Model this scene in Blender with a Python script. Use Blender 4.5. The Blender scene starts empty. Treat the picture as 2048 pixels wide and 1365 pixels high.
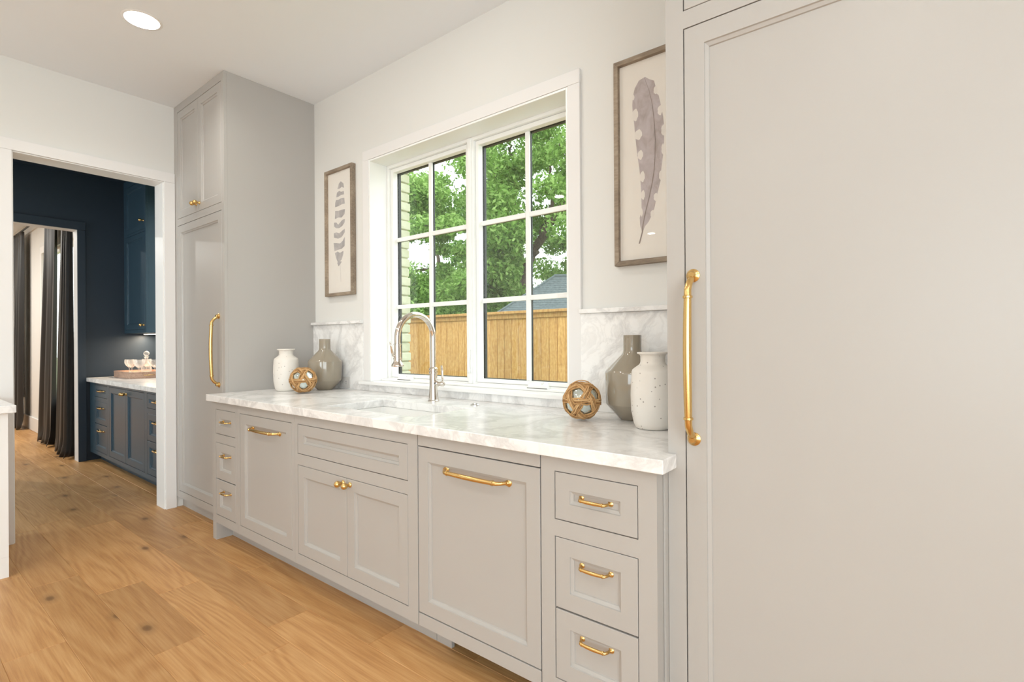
import bpy, bmesh, math, random
import numpy as np
from mathutils import Vector, Matrix

random.seed(7)
rng = np.random.default_rng(7)
S = bpy.context.scene
COL = S.collection

# ------------------------------------------------------------------ camera
F_PX, YAW, ROLL = 1029.34, 0.6727, -0.0064
CAM = Vector((3.5306, -1.3705, 1.2402))
FW = Vector((-math.sin(YAW), math.cos(YAW), 0))
RT = Vector((math.cos(YAW), math.sin(YAW), 0))
UPV = Vector((0, 0, 1))
RR = RT * math.cos(ROLL) + UPV * math.sin(ROLL)
UU = UPV * math.cos(ROLL) - RT * math.sin(ROLL)
cd = bpy.data.cameras.new('camera')
cam = bpy.data.objects.new('camera', cd)
COL.objects.link(cam)
M = Matrix.Identity(4)
for i in range(3):
    M[i][0], M[i][1], M[i][2], M[i][3] = RR[i], UU[i], -FW[i], CAM[i]
cam.matrix_world = M
cd.sensor_fit = 'HORIZONTAL'
cd.sensor_width = 36.0
cd.lens = 36.0 * F_PX / 2048.0
cd.clip_start, cd.clip_end = 0.05, 300
S.camera = cam

# ------------------------------------------------------------------ world, daylight, exposure
SKY = 3.4            # overcast sky
CAN_W = 6.9         # one recessed lamp
WIN_W = 150.0        # daylight through the big windows behind the camera
S.view_settings.view_transform = 'Standard'
S.view_settings.look = 'None'
S.view_settings.gamma = 1.0
S.view_settings.use_curve_mapping = False
S.view_settings.exposure = -0.04
S.cycles.use_denoising = True
S.cycles.max_bounces = 10
S.cycles.diffuse_bounces = 5
S.cycles.transparent_max_bounces = 16
S.cycles.sample_clamp_indirect = 6.0
wd = bpy.data.worlds.new('overcast_sky')
S.world = wd
wd.use_nodes = True
bgn = wd.node_tree.nodes['Background']
bgn.inputs[0].default_value = (0.90, 0.96, 1.0, 1)
bgn.inputs[1].default_value = SKY


def area(name, loc, direction, sx, sy, power, color, shape='RECTANGLE', spread=math.pi):
    l = bpy.data.lights.new(name, 'AREA')
    l.shape = shape
    l.size = sx
    if shape in ('RECTANGLE', 'ELLIPSE'):
        l.size_y = sy
    l.energy = power
    l.color = color
    l.spread = spread
    o = bpy.data.objects.new(name, l)
    COL.objects.link(o)
    o.location = loc
    o.rotation_euler = Vector(direction).to_track_quat('-Z', 'Y').to_euler()
    return o


# daylight entering by the tall windows behind and to the right of the camera
area('window_daylight', (4.6, -6.44, 1.55), (0, 1, 0.0), 2.2, 2.3, WIN_W * 0.45, (0.80, 0.92, 1.0))
area('window_daylight', (6.04, -3.4, 1.55), (-1, 0, 0.0), 3.2, 2.3, WIN_W * 0.55, (0.80, 0.92, 1.0))

area('window_daylight', (-2.25, -3.16, 1.5), (0, 1, 0.0), 1.3, 1.8, 34.0, (0.76, 0.92, 1.0))  # added lamp at the unseen passage side window, brightening the navy fronts
# ------------------------------------------------------------------ dimensions
YW = 0.731           # window wall
XL = -0.893          # doorway wall
H = 3.022            # ceiling
XR, YB = 6.2, -6.6   # far walls of the kitchen
YF = 0.0             # base cabinet fronts
YT = 0.089           # left tall cabinet front
YR = 0.0674          # right tall cabinet front
ZC, ZCB = 0.915, 0.875
XN, X3 = -3.40, -8.9  # navy room end wall, far wall of the drawing room


# ------------------------------------------------------------------ materials
def srgb(r, g, b):
    def f(c):
        c /= 255.0
        return c / 12.92 if c <= 0.04045 else ((c + 0.055) / 1.055) ** 2.4
    return (f(r), f(g), f(b), 1.0)


class NT:
    def __init__(self, name):
        self.m = bpy.data.materials.new(name)
        self.m.use_nodes = True
        self.t = self.m.node_tree
        self.b = self.t.nodes['Principled BSDF']
        self.out = self.t.nodes['Material Output']

    def n(self, kind, **kw):
        x = self.t.nodes.new(kind)
        for k, v in kw.items():
            if k == 'inp':
                for kk, vv in v.items():
                    if hasattr(vv, 'is_output'):
                        self.t.links.new(vv, x.inputs[kk])
                    else:
                        x.inputs[kk].default_value = vv
            else:
                setattr(x, k, v)
        return x

    def link(self, a, b):
        self.t.links.new(a, b)

    def set(self, **kw):
        for k, v in kw.items():
            k = k.replace('_', ' ')
            if hasattr(v, 'is_output'):
                self.link(v, self.b.inputs[k])
            else:
                self.b.inputs[k].default_value = v

    def ramp(self, fac, stops, interp='LINEAR'):
        r = self.n('ShaderNodeValToRGB', inp={0: fac})
        r.color_ramp.interpolation = interp
        e = r.color_ramp.elements
        while len(e) < len(stops):
            e.new(0.5)
        for el, (p, c) in zip(e, stops):
            el.position = p
            el.color = c
        return r.outputs[0]

    def coords(self, scale=(1, 1, 1), rot=(0, 0, 0), offset=None):
        tc = self.n('ShaderNodeTexCoord')
        mp = self.n('ShaderNodeMapping', inp={'Vector': tc.outputs['Object'], 'Scale': scale, 'Rotation': rot})
        if offset is not None:
            self.link(offset, mp.inputs['Location'])
        return mp.outputs[0]

    def noise(self, vec, scale, detail=4, rough=0.5, dist=0.0):
        x = self.n('ShaderNodeTexNoise', inp={'Vector': vec, 'Scale': scale, 'Detail': detail, 'Roughness': rough, 'Distortion': dist})
        return x.outputs[0]

    def bump(self, h, strength=0.2, dist=0.002):
        x = self.n('ShaderNodeBump', inp={'Height': h, 'Strength': strength, 'Distance': dist})
        self.link(x.outputs[0], self.b.inputs['Normal'])

    def mix(self, fac, a, b):
        x = self.n('ShaderNodeMix', data_type='RGBA')
        for i, v in ((0, fac), (6, a), (7, b)):
            if hasattr(v, 'is_output'):
                self.link(v, x.inputs[i])
            else:
                x.inputs[i].default_value = v
        return x.outputs[2]


def paint(name, col, rough=0.45, tex=0.03, spec=0.4):
    k = NT(name)
    v = k.coords()
    n = k.noise(v, 1.7, 2)
    c2 = tuple(x * (1 - tex) for x in col[:3]) + (1,)
    k.set(Base_Color=k.mix(n, col, c2), Roughness=rough, Specular_IOR_Level=spec)
    k.bump(k.noise(v, 240, 2), 0.015, 0.001)
    return k.m


def metal(name, col, rough, wob=0.0):
    k = NT(name)
    v = k.coords()
    n = k.noise(v, 60, 3)
    r = k.n('ShaderNodeMapRange', inp={0: n, 3: max(0.02, rough - wob), 4: rough + wob}).outputs[0]
    k.set(Base_Color=col, Metallic=1.0, Roughness=r)
    return k.m


def emit(name, col, strength):
    k = NT(name)
    k.set(Base_Color=(0.8, 0.8, 0.8, 1), Emission_Color=col, Emission_Strength=strength)
    return k.m


MAT = {}
MAT['cabinet'] = paint('greige_cabinet_paint', srgb(179, 175, 170), 0.34, 0.02)
MAT['wall'] = paint('wall_paint', srgb(226, 225, 221), 0.7, 0.015, 0.25)
MAT['ceiling'] = paint('ceiling_paint', srgb(238, 241, 244), 0.8, 0.015, 0.2)
MAT['trim'] = paint('white_trim_paint', srgb(239, 238, 236), 0.35, 0.01)
MAT['casing'] = paint('casing_paint', srgb(232, 230, 228), 0.4, 0.01)
MAT['vinyl'] = paint('white_window_vinyl', srgb(243, 243, 240), 0.3, 0.01)
MAT['black'] = paint('black_window_exterior', srgb(28, 32, 30), 0.4, 0.02)
MAT['dark'] = paint('dark_recess', srgb(18, 17, 17), 0.6, 0.02)
MAT['navy'] = paint('navy_paint', srgb(58, 80, 94), 0.34, 0.03, 0.36)
MAT['navywall'] = paint('navy_wall_paint', srgb(46, 58, 70), 0.5, 0.03)
MAT['porcelain'] = paint('white_porcelain', srgb(242, 241, 238), 0.12, 0.0, 0.5)
MAT['brass'] = metal('aged_brass', (0.74, 0.50, 0.20, 1), 0.24, 0.08)
MAT['nickel'] = metal('polished_nickel', (0.72, 0.67, 0.61, 1), 0.07, 0.03)
MAT['chrome'] = metal('chrome', (0.75, 0.75, 0.74, 1), 0.1, 0.02)
MAT['lamp'] = emit('lamp_lens', (1.0, 0.93, 0.82, 1), 9.0)
MAT['ledstrip'] = emit('led_strip', (1.0, 0.83, 0.62, 1), 6.0)


def marble():
    k = NT('white_marble')
    v = k.coords((1, 1, 1), (0.3, 0.5, 0.6))
    d = k.noise(v, 1.6, 5, 0.6)
    warp = k.n('ShaderNodeVectorMath', operation='MULTIPLY_ADD', inp={0: k.n('ShaderNodeTexNoise', inp={'Vector': v, 'Scale': 2.2, 'Detail': 5.0}).outputs[1], 1: (0.55, 0.55, 0.55), 2: v}).outputs[0]
    n1 = k.noise(warp, 2.6, 8, 0.62, 0.6)
    v1 = k.ramp(n1, [(0.44, (0, 0, 0, 1)), (0.5, (1, 1, 1, 1)), (0.56, (0, 0, 0, 1))])
    n2 = k.noise(warp, 6.5, 6, 0.6, 0.8)
    v2 = k.ramp(n2, [(0.46, (0, 0, 0, 1)), (0.5, (1, 1, 1, 1)), (0.55, (0, 0, 0, 1))])
    cloud = k.ramp(d, [(0.35, (0, 0, 0, 1)), (0.75, (1, 1, 1, 1))])
    c = k.mix(cloud, srgb(247, 246, 244), srgb(236, 234, 232))
    m1 = k.n('ShaderNodeMath', operation='MULTIPLY', inp={0: v1, 1: 0.40}).outputs[0]
    m2 = k.n('ShaderNodeMath', operation='MULTIPLY', inp={0: v2, 1: 0.18}).outputs[0]
    c = k.mix(m1, c, srgb(180, 177, 176))
    c = k.mix(m2, c, srgb(188, 184, 181))
    k.set(Base_Color=c, Roughness=0.22, Specular_IOR_Level=0.45)
    return k.m


MAT['marble'] = marble()


def wood(name, light, mid, dark, knots=True, along=(1.0, 9.0, 9.0), rough=0.42, ringscale=3.0):
    k = NT(name)
    oi = k.n('ShaderNodeObjectInfo')
    r = oi.outputs['Random']
    off = k.n('ShaderNodeVectorMath', operation='SCALE', inp={0: (31.0, 17.0, 11.0), 3: r}).outputs[0]
    v = k.coords(along, offset=off)
    w1 = k.n('ShaderNodeTexNoise', inp={'Vector': v, 'Scale': 0.6, 'Detail': 2.0, 'Roughness': 0.4, 'Distortion': 0.3}).outputs[0]
    big = k.n('ShaderNodeMath', operation='MULTIPLY', inp={0: w1, 1: ringscale * 34}).outputs[0]
    rings = k.n('ShaderNodeMath', operation='SINE', inp={0: big}).outputs[0]
    rings = k.n('ShaderNodeMapRange', inp={0: rings, 1: -1.0, 2: 1.0}).outputs[0]
    v2 = k.coords((along[0] * 2, along[1] * 9, along[2] * 9), offset=off)
    fine = k.noise(v2, 2.2, 5, 0.65)
    g = k.n('ShaderNodeMath', operation='MULTIPLY_ADD', inp={0: rings, 1: 0.17, 2: k.n('ShaderNodeMath', operation='MULTIPLY', inp={0: fine, 1: 0.83}).outputs[0]}).outputs[0]
    c = k.ramp(g, [(0.25, light), (0.52, mid), (0.85, dark)])
    # each board has its own tone
    tone = k.n('ShaderNodeMapRange', inp={0: r, 3: 0.80, 4: 1.08}).outputs[0]
    hsv = k.n('ShaderNodeHueSaturation', inp={'Value': tone, 'Color': c, 'Saturation': 1.0})
    c = hsv.outputs[0]
    blotch = k.ramp(k.noise(k.coords((along[0] * 0.8, along[1] * 0.35, 1), offset=off), 1.3, 3, 0.6), [(0.5, (0, 0, 0, 1)), (0.8, (1, 1, 1, 1))])
    c = k.mix(k.n('ShaderNodeMath', operation='MULTIPLY', inp={0: blotch, 1: 0.22}).outputs[0], c, dark)
    if knots:
        vv = k.coords((along[0] * 2.1, along[1] * 0.62, 0.0), offset=off)
        vo = k.n('ShaderNodeTexVoronoi', voronoi_dimensions='2D', inp={'Vector': vv, 'Scale': 1.0})
        kn = k.ramp(vo.outputs['Distance'], [(0.0, (1, 1, 1, 1)), (0.045, (0.8, 0.8, 0.8, 1)), (0.07, (0.35, 0.35, 0.35, 1)), (0.16, (0, 0, 0, 1))])
        sel = k.n('ShaderNodeSeparateColor', inp={0: vo.outputs['Color']}).outputs[0]
        sel = k.n('ShaderNodeMath', operation='GREATER_THAN', inp={0: sel, 1: 0.74}).outputs[0]
        kn = k.n('ShaderNodeMath', operation='MULTIPLY', inp={0: kn, 1: sel}).outputs[0]
        kn = k.n('ShaderNodeMath', operation='MULTIPLY', inp={0: kn, 1: 0.8}).outputs[0]
        c = k.mix(kn, c, tuple(x * 0.28 for x in dark[:3]) + (1,))
    k.set(Base_Color=c, Roughness=rough, Specular_IOR_Level=0.35)
    k.bump(fine, 0.10, 0.001)
    return k.m


MAT['oak'] = wood('oak_floor', srgb(214, 169, 116), srgb(198, 149, 95), srgb(166, 115, 67), along=(0.9, 6.0, 6.0))
MAT['cedar'] = wood('cedar_fence', srgb(230, 188, 124), srgb(212, 160, 94), srgb(176, 122, 64), along=(9.0, 9.0, 1.0), rough=0.75)
MAT['framewood'] = wood('weathered_frame_wood', srgb(178, 162, 142), srgb(152, 136, 118), srgb(114, 100, 86), knots=False, along=(5, 5, 5), rough=0.6, ringscale=1.0)
MAT['traywood'] = wood('pale_tray_wood', srgb(214, 180, 158), srgb(196, 160, 138), srgb(160, 128, 106), knots=False, along=(2, 12, 12))


def speckle():
    k = NT('speckled_white_ceramic')
    v = k.coords()
    vo = k.n('ShaderNodeTexVoronoi', inp={'Vector': v, 'Scale': 75.0})
    sp = k.ramp(vo.outputs['Distance'], [(0.0, (1, 1, 1, 1)), (0.16, (1, 1, 1, 1)), (0.24, (0, 0, 0, 1))])
    sel = k.n('ShaderNodeSeparateColor', inp={0: vo.outputs['Color']}).outputs[0]
    sel = k.n('ShaderNodeMath', operation='GREATER_THAN', inp={0: sel, 1: 0.72}).outputs[0]
    f = k.n('ShaderNodeMath', operation='MULTIPLY', inp={0: sp, 1: sel}).outputs[0]
    f = k.n('ShaderNodeMath', operation='MULTIPLY', inp={0: f, 1: 0.7}).outputs[0]
    base = k.mix(k.noise(v, 9, 4), srgb(236, 231, 223), srgb(222, 215, 206))
    k.set(Base_Color=k.mix(f, base, srgb(120, 108, 96)), Roughness=0.42)
    k.bump(k.noise(v, 130, 3), 0.12, 0.001)
    return k.m


MAT['speckle'] = speckle()


def taupe():
    k = NT('glossy_taupe_glaze')
    v = k.coords()
    k.set(Base_Color=k.mix(k.noise(v, 6, 3), srgb(154, 144, 127), srgb(142, 131, 114)), Roughness=0.09, Specular_IOR_Level=0.6, Coat_Weight=0.4, Coat_Roughness=0.05)
    return k.m


MAT['taupe'] = taupe()


def jute():
    k = NT('twisted_jute_cord')
    v = k.coords((1, 1, 1))
    g = k.n('ShaderNodeNewGeometry')
    n = k.n('ShaderNodeMath', operation='MULTIPLY_ADD', inp={0: g.outputs['Random Per Island'], 1: 0.45, 2: k.n('ShaderNodeMath', operation='MULTIPLY', inp={0: k.noise(v, 120, 4, 0.6), 1: 0.55}).outputs[0]}).outputs[0]
    c = k.ramp(n, [(0.2, srgb(142, 104, 66)), (0.5, srgb(190, 148, 100)), (0.8, srgb(216, 180, 134))])
    k.set(Base_Color=c, Roughness=0.85, Specular_IOR_Level=0.15)
    k.bump(k.noise(v, 300, 3), 0.3, 0.001)
    return k.m


MAT['jute'] = jute()


def glass(name, tint=(0.93, 0.97, 0.95, 1), ior=1.45):
    k = NT(name)
    k.set(Base_Color=tint, Roughness=0.01, IOR=ior, Transmission_Weight=1.0)
    return k.m


k = NT('mirrored_glass_float')
k.set(Base_Color=(0.62, 0.70, 0.68, 1), Metallic=0.85, Roughness=0.03, Coat_Weight=1.0, Coat_Roughness=0.02)
MAT['ballglass'] = k.m
k = NT('crystal_glass')
k.set(Base_Color=(0.95, 0.93, 0.90, 1), Roughness=0.06, Specular_IOR_Level=1.0)
tr_ = k.n('ShaderNodeBsdfTransparent', inp={0: (0.98, 0.97, 0.96, 1)})
lw_ = k.n('ShaderNodeLayerWeight', inp={0: 0.45})
f_ = k.n('ShaderNodeMapRange', inp={0: lw_.outputs['Facing'], 3: 0.08, 4: 0.6}).outputs[0]
mx_ = k.n('ShaderNodeMixShader', inp={0: f_, 1: tr_.outputs[0], 2: k.b.outputs[0]})
k.link(mx_.outputs[0], k.out.inputs[0])
MAT['crystal'] = k.m


def pane(name, tint, k0=0.9):
    k = NT(name)
    lw = k.n('ShaderNodeLayerWeight', inp={0: 0.5})
    p5 = k.n('ShaderNodeMath', operation='POWER', inp={0: lw.outputs['Facing'], 1: 5.0}).outputs[0]
    f = k.n('ShaderNodeMath', operation='MULTIPLY_ADD', inp={0: p5, 1: 0.96 * k0, 2: 0.04 * k0}).outputs[0]
    tr = k.n('ShaderNodeBsdfTransparent', inp={0: tint})
    gl = k.n('ShaderNodeBsdfGlossy', inp={0: (1, 1, 1, 1), 1: 0.0})
    mx = k.n('ShaderNodeMixShader', inp={0: f, 1: tr.outputs[0], 2: gl.outputs[0]})
    k.link(mx.outputs[0], k.out.inputs[0])
    return k.m


MAT['pane'] = pane('window_pane_glass', (0.97, 0.985, 0.97, 1))
MAT['picglass'] = pane('picture_glass', (0.99, 0.99, 0.99, 1), 0.5)


def paper():
    k = NT('cream_art_paper')
    v = k.coords()
    k.set(Base_Color=k.mix(k.noise(v, 30, 4), srgb(238, 233, 225), srgb(232, 226, 217)), Roughness=0.9)
    return k.m


MAT['paper'] = paper()


def wash(name, a, b, c):
    k = NT(name)
    v = k.coords((1, 1, 0.6))
    n = k.noise(v, 22, 6, 0.65, 0.8)
    k.set(Base_Color=k.ramp(n, [(0.3, a), (0.52, b), (0.75, c)]), Roughness=0.9)
    return k.m


MAT['featherA'] = wash('grey_watercolour', srgb(160, 155, 155), srgb(182, 177, 175), srgb(208, 202, 198))
MAT['featherB'] = wash('mauve_watercolour', srgb(168, 156, 150), srgb(188, 178, 178), srgb(204, 196, 198))
MAT['quill'] = wash('brown_watercolour', srgb(132, 120, 114), srgb(148, 136, 130), srgb(160, 148, 142))
MAT['spot'] = wash('white_watercolour', srgb(228, 222, 214), srgb(232, 226, 218), srgb(236, 230, 223))


def velvet():
    k = NT('charcoal_satin_curtain')
    v = k.coords((30, 30, 2))
    k.set(Base_Color=k.mix(k.noise(v, 1, 3), srgb(44, 43, 43), srgb(36, 35, 35)), Roughness=0.5, Sheen_Weight=0.08, Sheen_Roughness=0.4)
    return k.m


MAT['curtain'] = velvet()


def leaf(name, a, b, c):
    k = NT(name)
    g = k.n('ShaderNodeNewGeometry')
    col = k.ramp(g.outputs['Random Per Island'], [(0.0, a), (0.55, b), (1.0, c)])
    df = k.n('ShaderNodeBsdfDiffuse', inp={0: col})
    tl = k.n('ShaderNodeBsdfTranslucent', inp={0: col})
    mx = k.n('ShaderNodeMixShader', inp={0: 0.45, 1: df.outputs[0], 2: tl.outputs[0]})
    k.link(mx.outputs[0], k.out.inputs[0])
    return k.m


MAT['leaf'] = leaf('oak_leaves', srgb(106, 142, 66), srgb(146, 182, 98), srgb(186, 214, 136))
MAT['leafdark'] = leaf('dark_oak_leaves', srgb(88, 126, 62), srgb(124, 164, 86), srgb(164, 198, 114))


def bark():
    k = NT('tree_bark')
    v = k.coords((6, 6, 1.5))
    n = k.noise(v, 3, 6, 0.7)
    k.set(Base_Color=k.ramp(n, [(0.3, srgb(62, 52, 44)), (0.7, srgb(120, 104, 90))]), Roughness=0.95)
    k.bump(n, 0.8, 0.03)
    return k.m


MAT['bark'] = bark()


def shingle():
    k = NT('slate_grey_shingles')
    v = k.coords((4, 4, 4))
    n = k.noise(v, 2.5, 5, 0.7)
    k.set(Base_Color=k.ramp(n, [(0.3, srgb(76, 86, 88)), (0.7, srgb(112, 122, 124))]), Roughness=0.9)
    return k.m


MAT['shingle'] = shingle()


def grass():
    k = NT('lawn')
    v = k.coords((1, 1, 1))
    k.set(Base_Color=k.ramp(k.noise(v, 6, 6, 0.7), [(0.3, srgb(82, 106, 52)), (0.7, srgb(128, 152, 84))]), Roughness=1.0)
    return k.m


MAT['grass'] = grass()


def brick():
    k = NT('limewashed_brick')
    v = k.coords((1, 1, 1))
    k.set(Base_Color=k.ramp(k.noise(v, 14, 5, 0.7), [(0.3, srgb(196, 196, 166)), (0.7, srgb(222, 221, 196))]), Roughness=0.95)
    k.bump(k.noise(v, 40, 4), 0.6, 0.004)
    return k.m


MAT['brick'] = brick()
MAT['plastic'] = paint('outlet_plastic', srgb(206, 202, 198), 0.35, 0.0)


# ------------------------------------------------------------------ mesh building
class MB:
    def __init__(self):
        self.v, self.f = [], []

    def add(self, vs, fs):
        o = len(self.v)
        self.v += [tuple(p) for p in vs]
        self.f += [tuple(i + o for i in q) for q in fs]
        return self

    def box(self, x0, x1, y0, y1, z0, z1):
        return self.add([(x0, y0, z0), (x1, y0, z0), (x1, y1, z0), (x0, y1, z0), (x0, y0, z1), (x1, y0, z1), (x1, y1, z1), (x0, y1, z1)],
                        [(0, 3, 2, 1), (4, 5, 6, 7), (0, 1, 5, 4), (1, 2, 6, 5), (2, 3, 7, 6), (3, 0, 4, 7)])

    def lathe(self, prof, c=(0, 0, 0), axis='z', n=32, cap=True):
        vs, fs = [], []
        for r, h in prof:
            for i in range(n):
                a = 2 * math.pi * i / n
                p = (r * math.cos(a), r * math.sin(a), h)
                if axis == 'y-':
                    p = (p[0], -p[2], p[1])
                elif axis == 'x+':
                    p = (p[2], p[0], p[1])
                vs.append((p[0] + c[0], p[1] + c[1], p[2] + c[2]))
        m = len(prof)
        for j in range(m - 1):
            for i in range(n):
                k = (i + 1) % n
                fs.append((j * n + i, j * n + k, (j + 1) * n + k, (j + 1) * n + i))
        if cap and prof[0][0] > 1e-5:
            fs.append(tuple(range(n))[::-1])
        if cap and prof[-1][0] > 1e-5:
            fs.append(tuple((m - 1) * n + i for i in range(n)))
        return self.add(vs, fs)

    def tube(self, pts, radii, n=12, closed=False, flat=1.0):
        pts = [Vector(p) for p in pts]
        m = len(pts)
        if not hasattr(radii, '__len__'):
            radii = [radii] * m
        vs, fs = [], []
        ref = None
        for i, p in enumerate(pts):
            if closed:
                t = pts[(i + 1) % m] - pts[i - 1]
            else:
                t = pts[min(i + 1, m - 1)] - pts[max(i - 1, 0)]
            t.normalize()
            if ref is None:
                ref = Vector((0, 0, 1)) if abs(t.z) < 0.9 else Vector((1, 0, 0))
            u = (ref - t * ref.dot(t)).normalized()
            w = t.cross(u)
            ref = u
            for k in range(n):
                a = 2 * math.pi * k / n
                vs.append(p + (u * math.cos(a) + w * math.sin(a) * flat) * radii[i])
        for i in range(m if closed else m - 1):
            j = (i + 1) % m
            for k in range(n):
                l = (k + 1) % n
                fs.append((i * n + k, i * n + l, j * n + l, j * n + k))
        if not closed:
            fs.append(tuple(range(n))[::-1])
            fs.append(tuple((m - 1) * n + k for k in range(n)))
        return self.add(vs, fs)

    def cells(self, us, vs_, holes, d0, d1, plane='xz'):
        """slab with rectangular holes: us, vs_ are the cut positions; holes = [(u0,u1,v0,v1)]; d0..d1 is the thickness"""
        us, vs_ = sorted(set(us)), sorted(set(vs_))

        def pt(u, v, d):
            return (u, d, v) if plane == 'xz' else ((u, v, d) if plane == 'xy' else (d, u, v))

        def solid(i, j):
            if i < 0 or j < 0 or i >= len(us) - 1 or j >= len(vs_) - 1:
                return False
            cu, cv = (us[i] + us[i + 1]) / 2, (vs_[j] + vs_[j + 1]) / 2
            return not any(a < cu < b and c < cv < d for a, b, c, d in holes)
        idx = {}

        def vid(i, j, s):
            if (i, j, s) not in idx:
                idx[(i, j, s)] = len(self.v)
                self.v.append(pt(us[i], vs_[j], d0 if s == 0 else d1))
            return idx[(i, j, s)]
        for i in range(len(us) - 1):
            for j in range(len(vs_) - 1):
                if not solid(i, j):
                    continue
                q = [(i, j), (i + 1, j), (i + 1, j + 1), (i, j + 1)]
                self.f.append(tuple(vid(a, b, 0) for a, b in q))
                self.f.append(tuple(vid(a, b, 1) for a, b in q[::-1]))
                for (a, b), (c, d), (di, dj) in ((q[0], q[1], (0, -1)), (q[1], q[2], (1, 0)), (q[2], q[3], (0, 1)), (q[3], q[0], (-1, 0))):
                    if not solid(i + di, j + dj):
                        self.f.append((vid(a, b, 0), vid(c, d, 0), vid(c, d, 1), vid(a, b, 1)))
        return self

    def rot(self, fn, start=0):
        self.v = self.v[:start] + [tuple(fn(*p)) for p in self.v[start:]]
        return self

    def build(self, name, mat, parent=None, smooth=False, bevel=0, bevseg=2, subsurf=0, auto=None, origin=None):
        o_ = Vector((0, 0, 0))
        if parent is not None:
            o_ = ORIG.get(parent.name, Vector((0, 0, 0)))
        elif origin is not None:
            o_ = Vector(origin)
        me = bpy.data.meshes.new(name)
        me.from_pydata([(p[0] - o_.x, p[1] - o_.y, p[2] - o_.z) for p in self.v], [], self.f)
        bm = bmesh.new()
        bm.from_mesh(me)
        bmesh.ops.recalc_face_normals(bm, faces=bm.faces)
        bm.to_mesh(me)
        bm.free()
        me.materials.append(MAT[mat] if isinstance(mat, str) else mat)
        if smooth:
            for p in me.polygons:
                p.use_smooth = True
            if auto:
                me.set_sharp_from_angle(angle=math.radians(auto))
        o = bpy.data.objects.new(name, me)
        COL.objects.link(o)
        if parent is not None:
            o.parent = parent
        elif origin is not None:
            o.location = o_
        ORIG[o.name] = o_
        if bevel:
            b = o.modifiers.new('bevel', 'BEVEL')
            b.width = bevel
            b.segments = bevseg
            b.limit_method = 'ANGLE'
            b.angle_limit = math.radians(50)
        if subsurf:
            s_ = o.modifiers.new('subsurf', 'SUBSURF')
            s_.levels = s_.render_levels = subsurf
        return o


ORIG = {}


def thing(name, loc, label, cat, group=None):
    o = bpy.data.objects.new(name, None)
    o.empty_display_size = 0.05
    o.location = loc
    COL.objects.link(o)
    ORIG[o.name] = Vector(loc)
    tag(o, label, cat, group)
    return o


def tag(o, label, cat, group=None):
    o['label'] = label
    o['category'] = cat
    if group:
        o['group'] = group
    return o


def structure(o):
    o['kind'] = 'structure'
    return o


def sempty(name, loc=(0, 0, 0)):
    o = bpy.data.objects.new(name, None)
    o.location = loc
    COL.objects.link(o)
    ORIG[o.name] = Vector(loc)
    o['kind'] = 'structure'
    return o


def copy_tree(o, parent=None):
    c = o.copy()
    COL.objects.link(c)
    c.parent = parent
    for ch in list(o.children):
        copy_tree(ch, c)
    return c


# ================================================================== THE ROOM
# ---- floor: oak planks running along the window wall
floor = sempty('floor')
MB().box(X3 - 0.2, XR + 0.2, YB - 0.2, YW + 0.2, -0.12, -0.016).build('subfloor', 'dark', floor)
PW = 0.19
known = {0: [-2.545, -1.475, -0.413, 0.66, 1.75, 2.9], -1: [-1.55, -0.013, 1.3, 2.5], -2: [-0.9, 0.575, 1.48, 2.7], -3: [-1.2, 0.344, 1.14, 2.4], -4: [-0.01, 1.4, 2.9]}
rest = MB()
nplank = 0


def plank(mb, x0, x1, y0, y1):
    c = 0.002
    mb.add([(x0, y0, -0.015), (x1, y0, -0.015), (x1, y1, -0.015), (x0, y1, -0.015),
            (x0, y0, -c), (x1, y0, -c), (x1, y1, -c), (x0, y1, -c),
            (x0 + c, y0 + c, 0), (x1 - c, y0 + c, 0), (x1 - c, y1 - c, 0), (x0 + c, y1 - c, 0)],
           [(0, 3, 2, 1), (0, 1, 5, 4), (1, 2, 6, 5), (2, 3, 7, 6), (3, 0, 4, 7), (4, 5, 9, 8), (5, 6, 10, 9), (6, 7, 11, 10), (7, 4, 8, 11), (8, 9, 10, 11)])


for k in range(-34, 5):
    y0 = -0.095 + PW * k
    y1 = y0 + PW
    y1 = min(y1, YW + 0.1)
    near = -9 <= k <= 4
    cuts = list(known.get(k, []))
    if not cuts:
        cuts = [random.uniform(-1.0, 0.2)]
    while cuts[0] > X3:
        cuts.insert(0, cuts[0] - random.uniform(0.9, 1.7))
    while cuts[-1] < XR:
        cuts.append(cuts[-1] + random.uniform(0.9, 1.7))
    for a, b in zip(cuts[:-1], cuts[1:]):
        a, b = max(a, X3 - 0.1), min(b, XR + 0.1)
        if b - a < 0.02:
            continue
        if near and a < 4.2 and nplank < 290:
            mb = MB()
            plank(mb, a - (a + b) / 2, b - (a + b) / 2, -PW / 2, PW / 2 - (y0 + PW - y1))
            p = mb.build('plank', 'oak', None)
            p.parent = floor
            p.location = ((a + b) / 2, y0 + PW / 2, 0)
            nplank += 1
        else:
            plank(rest, a, b, y0, y1)
ro = rest.build('plank_field', 'oak', floor)
ro['kind'] = 'stuff'

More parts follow.
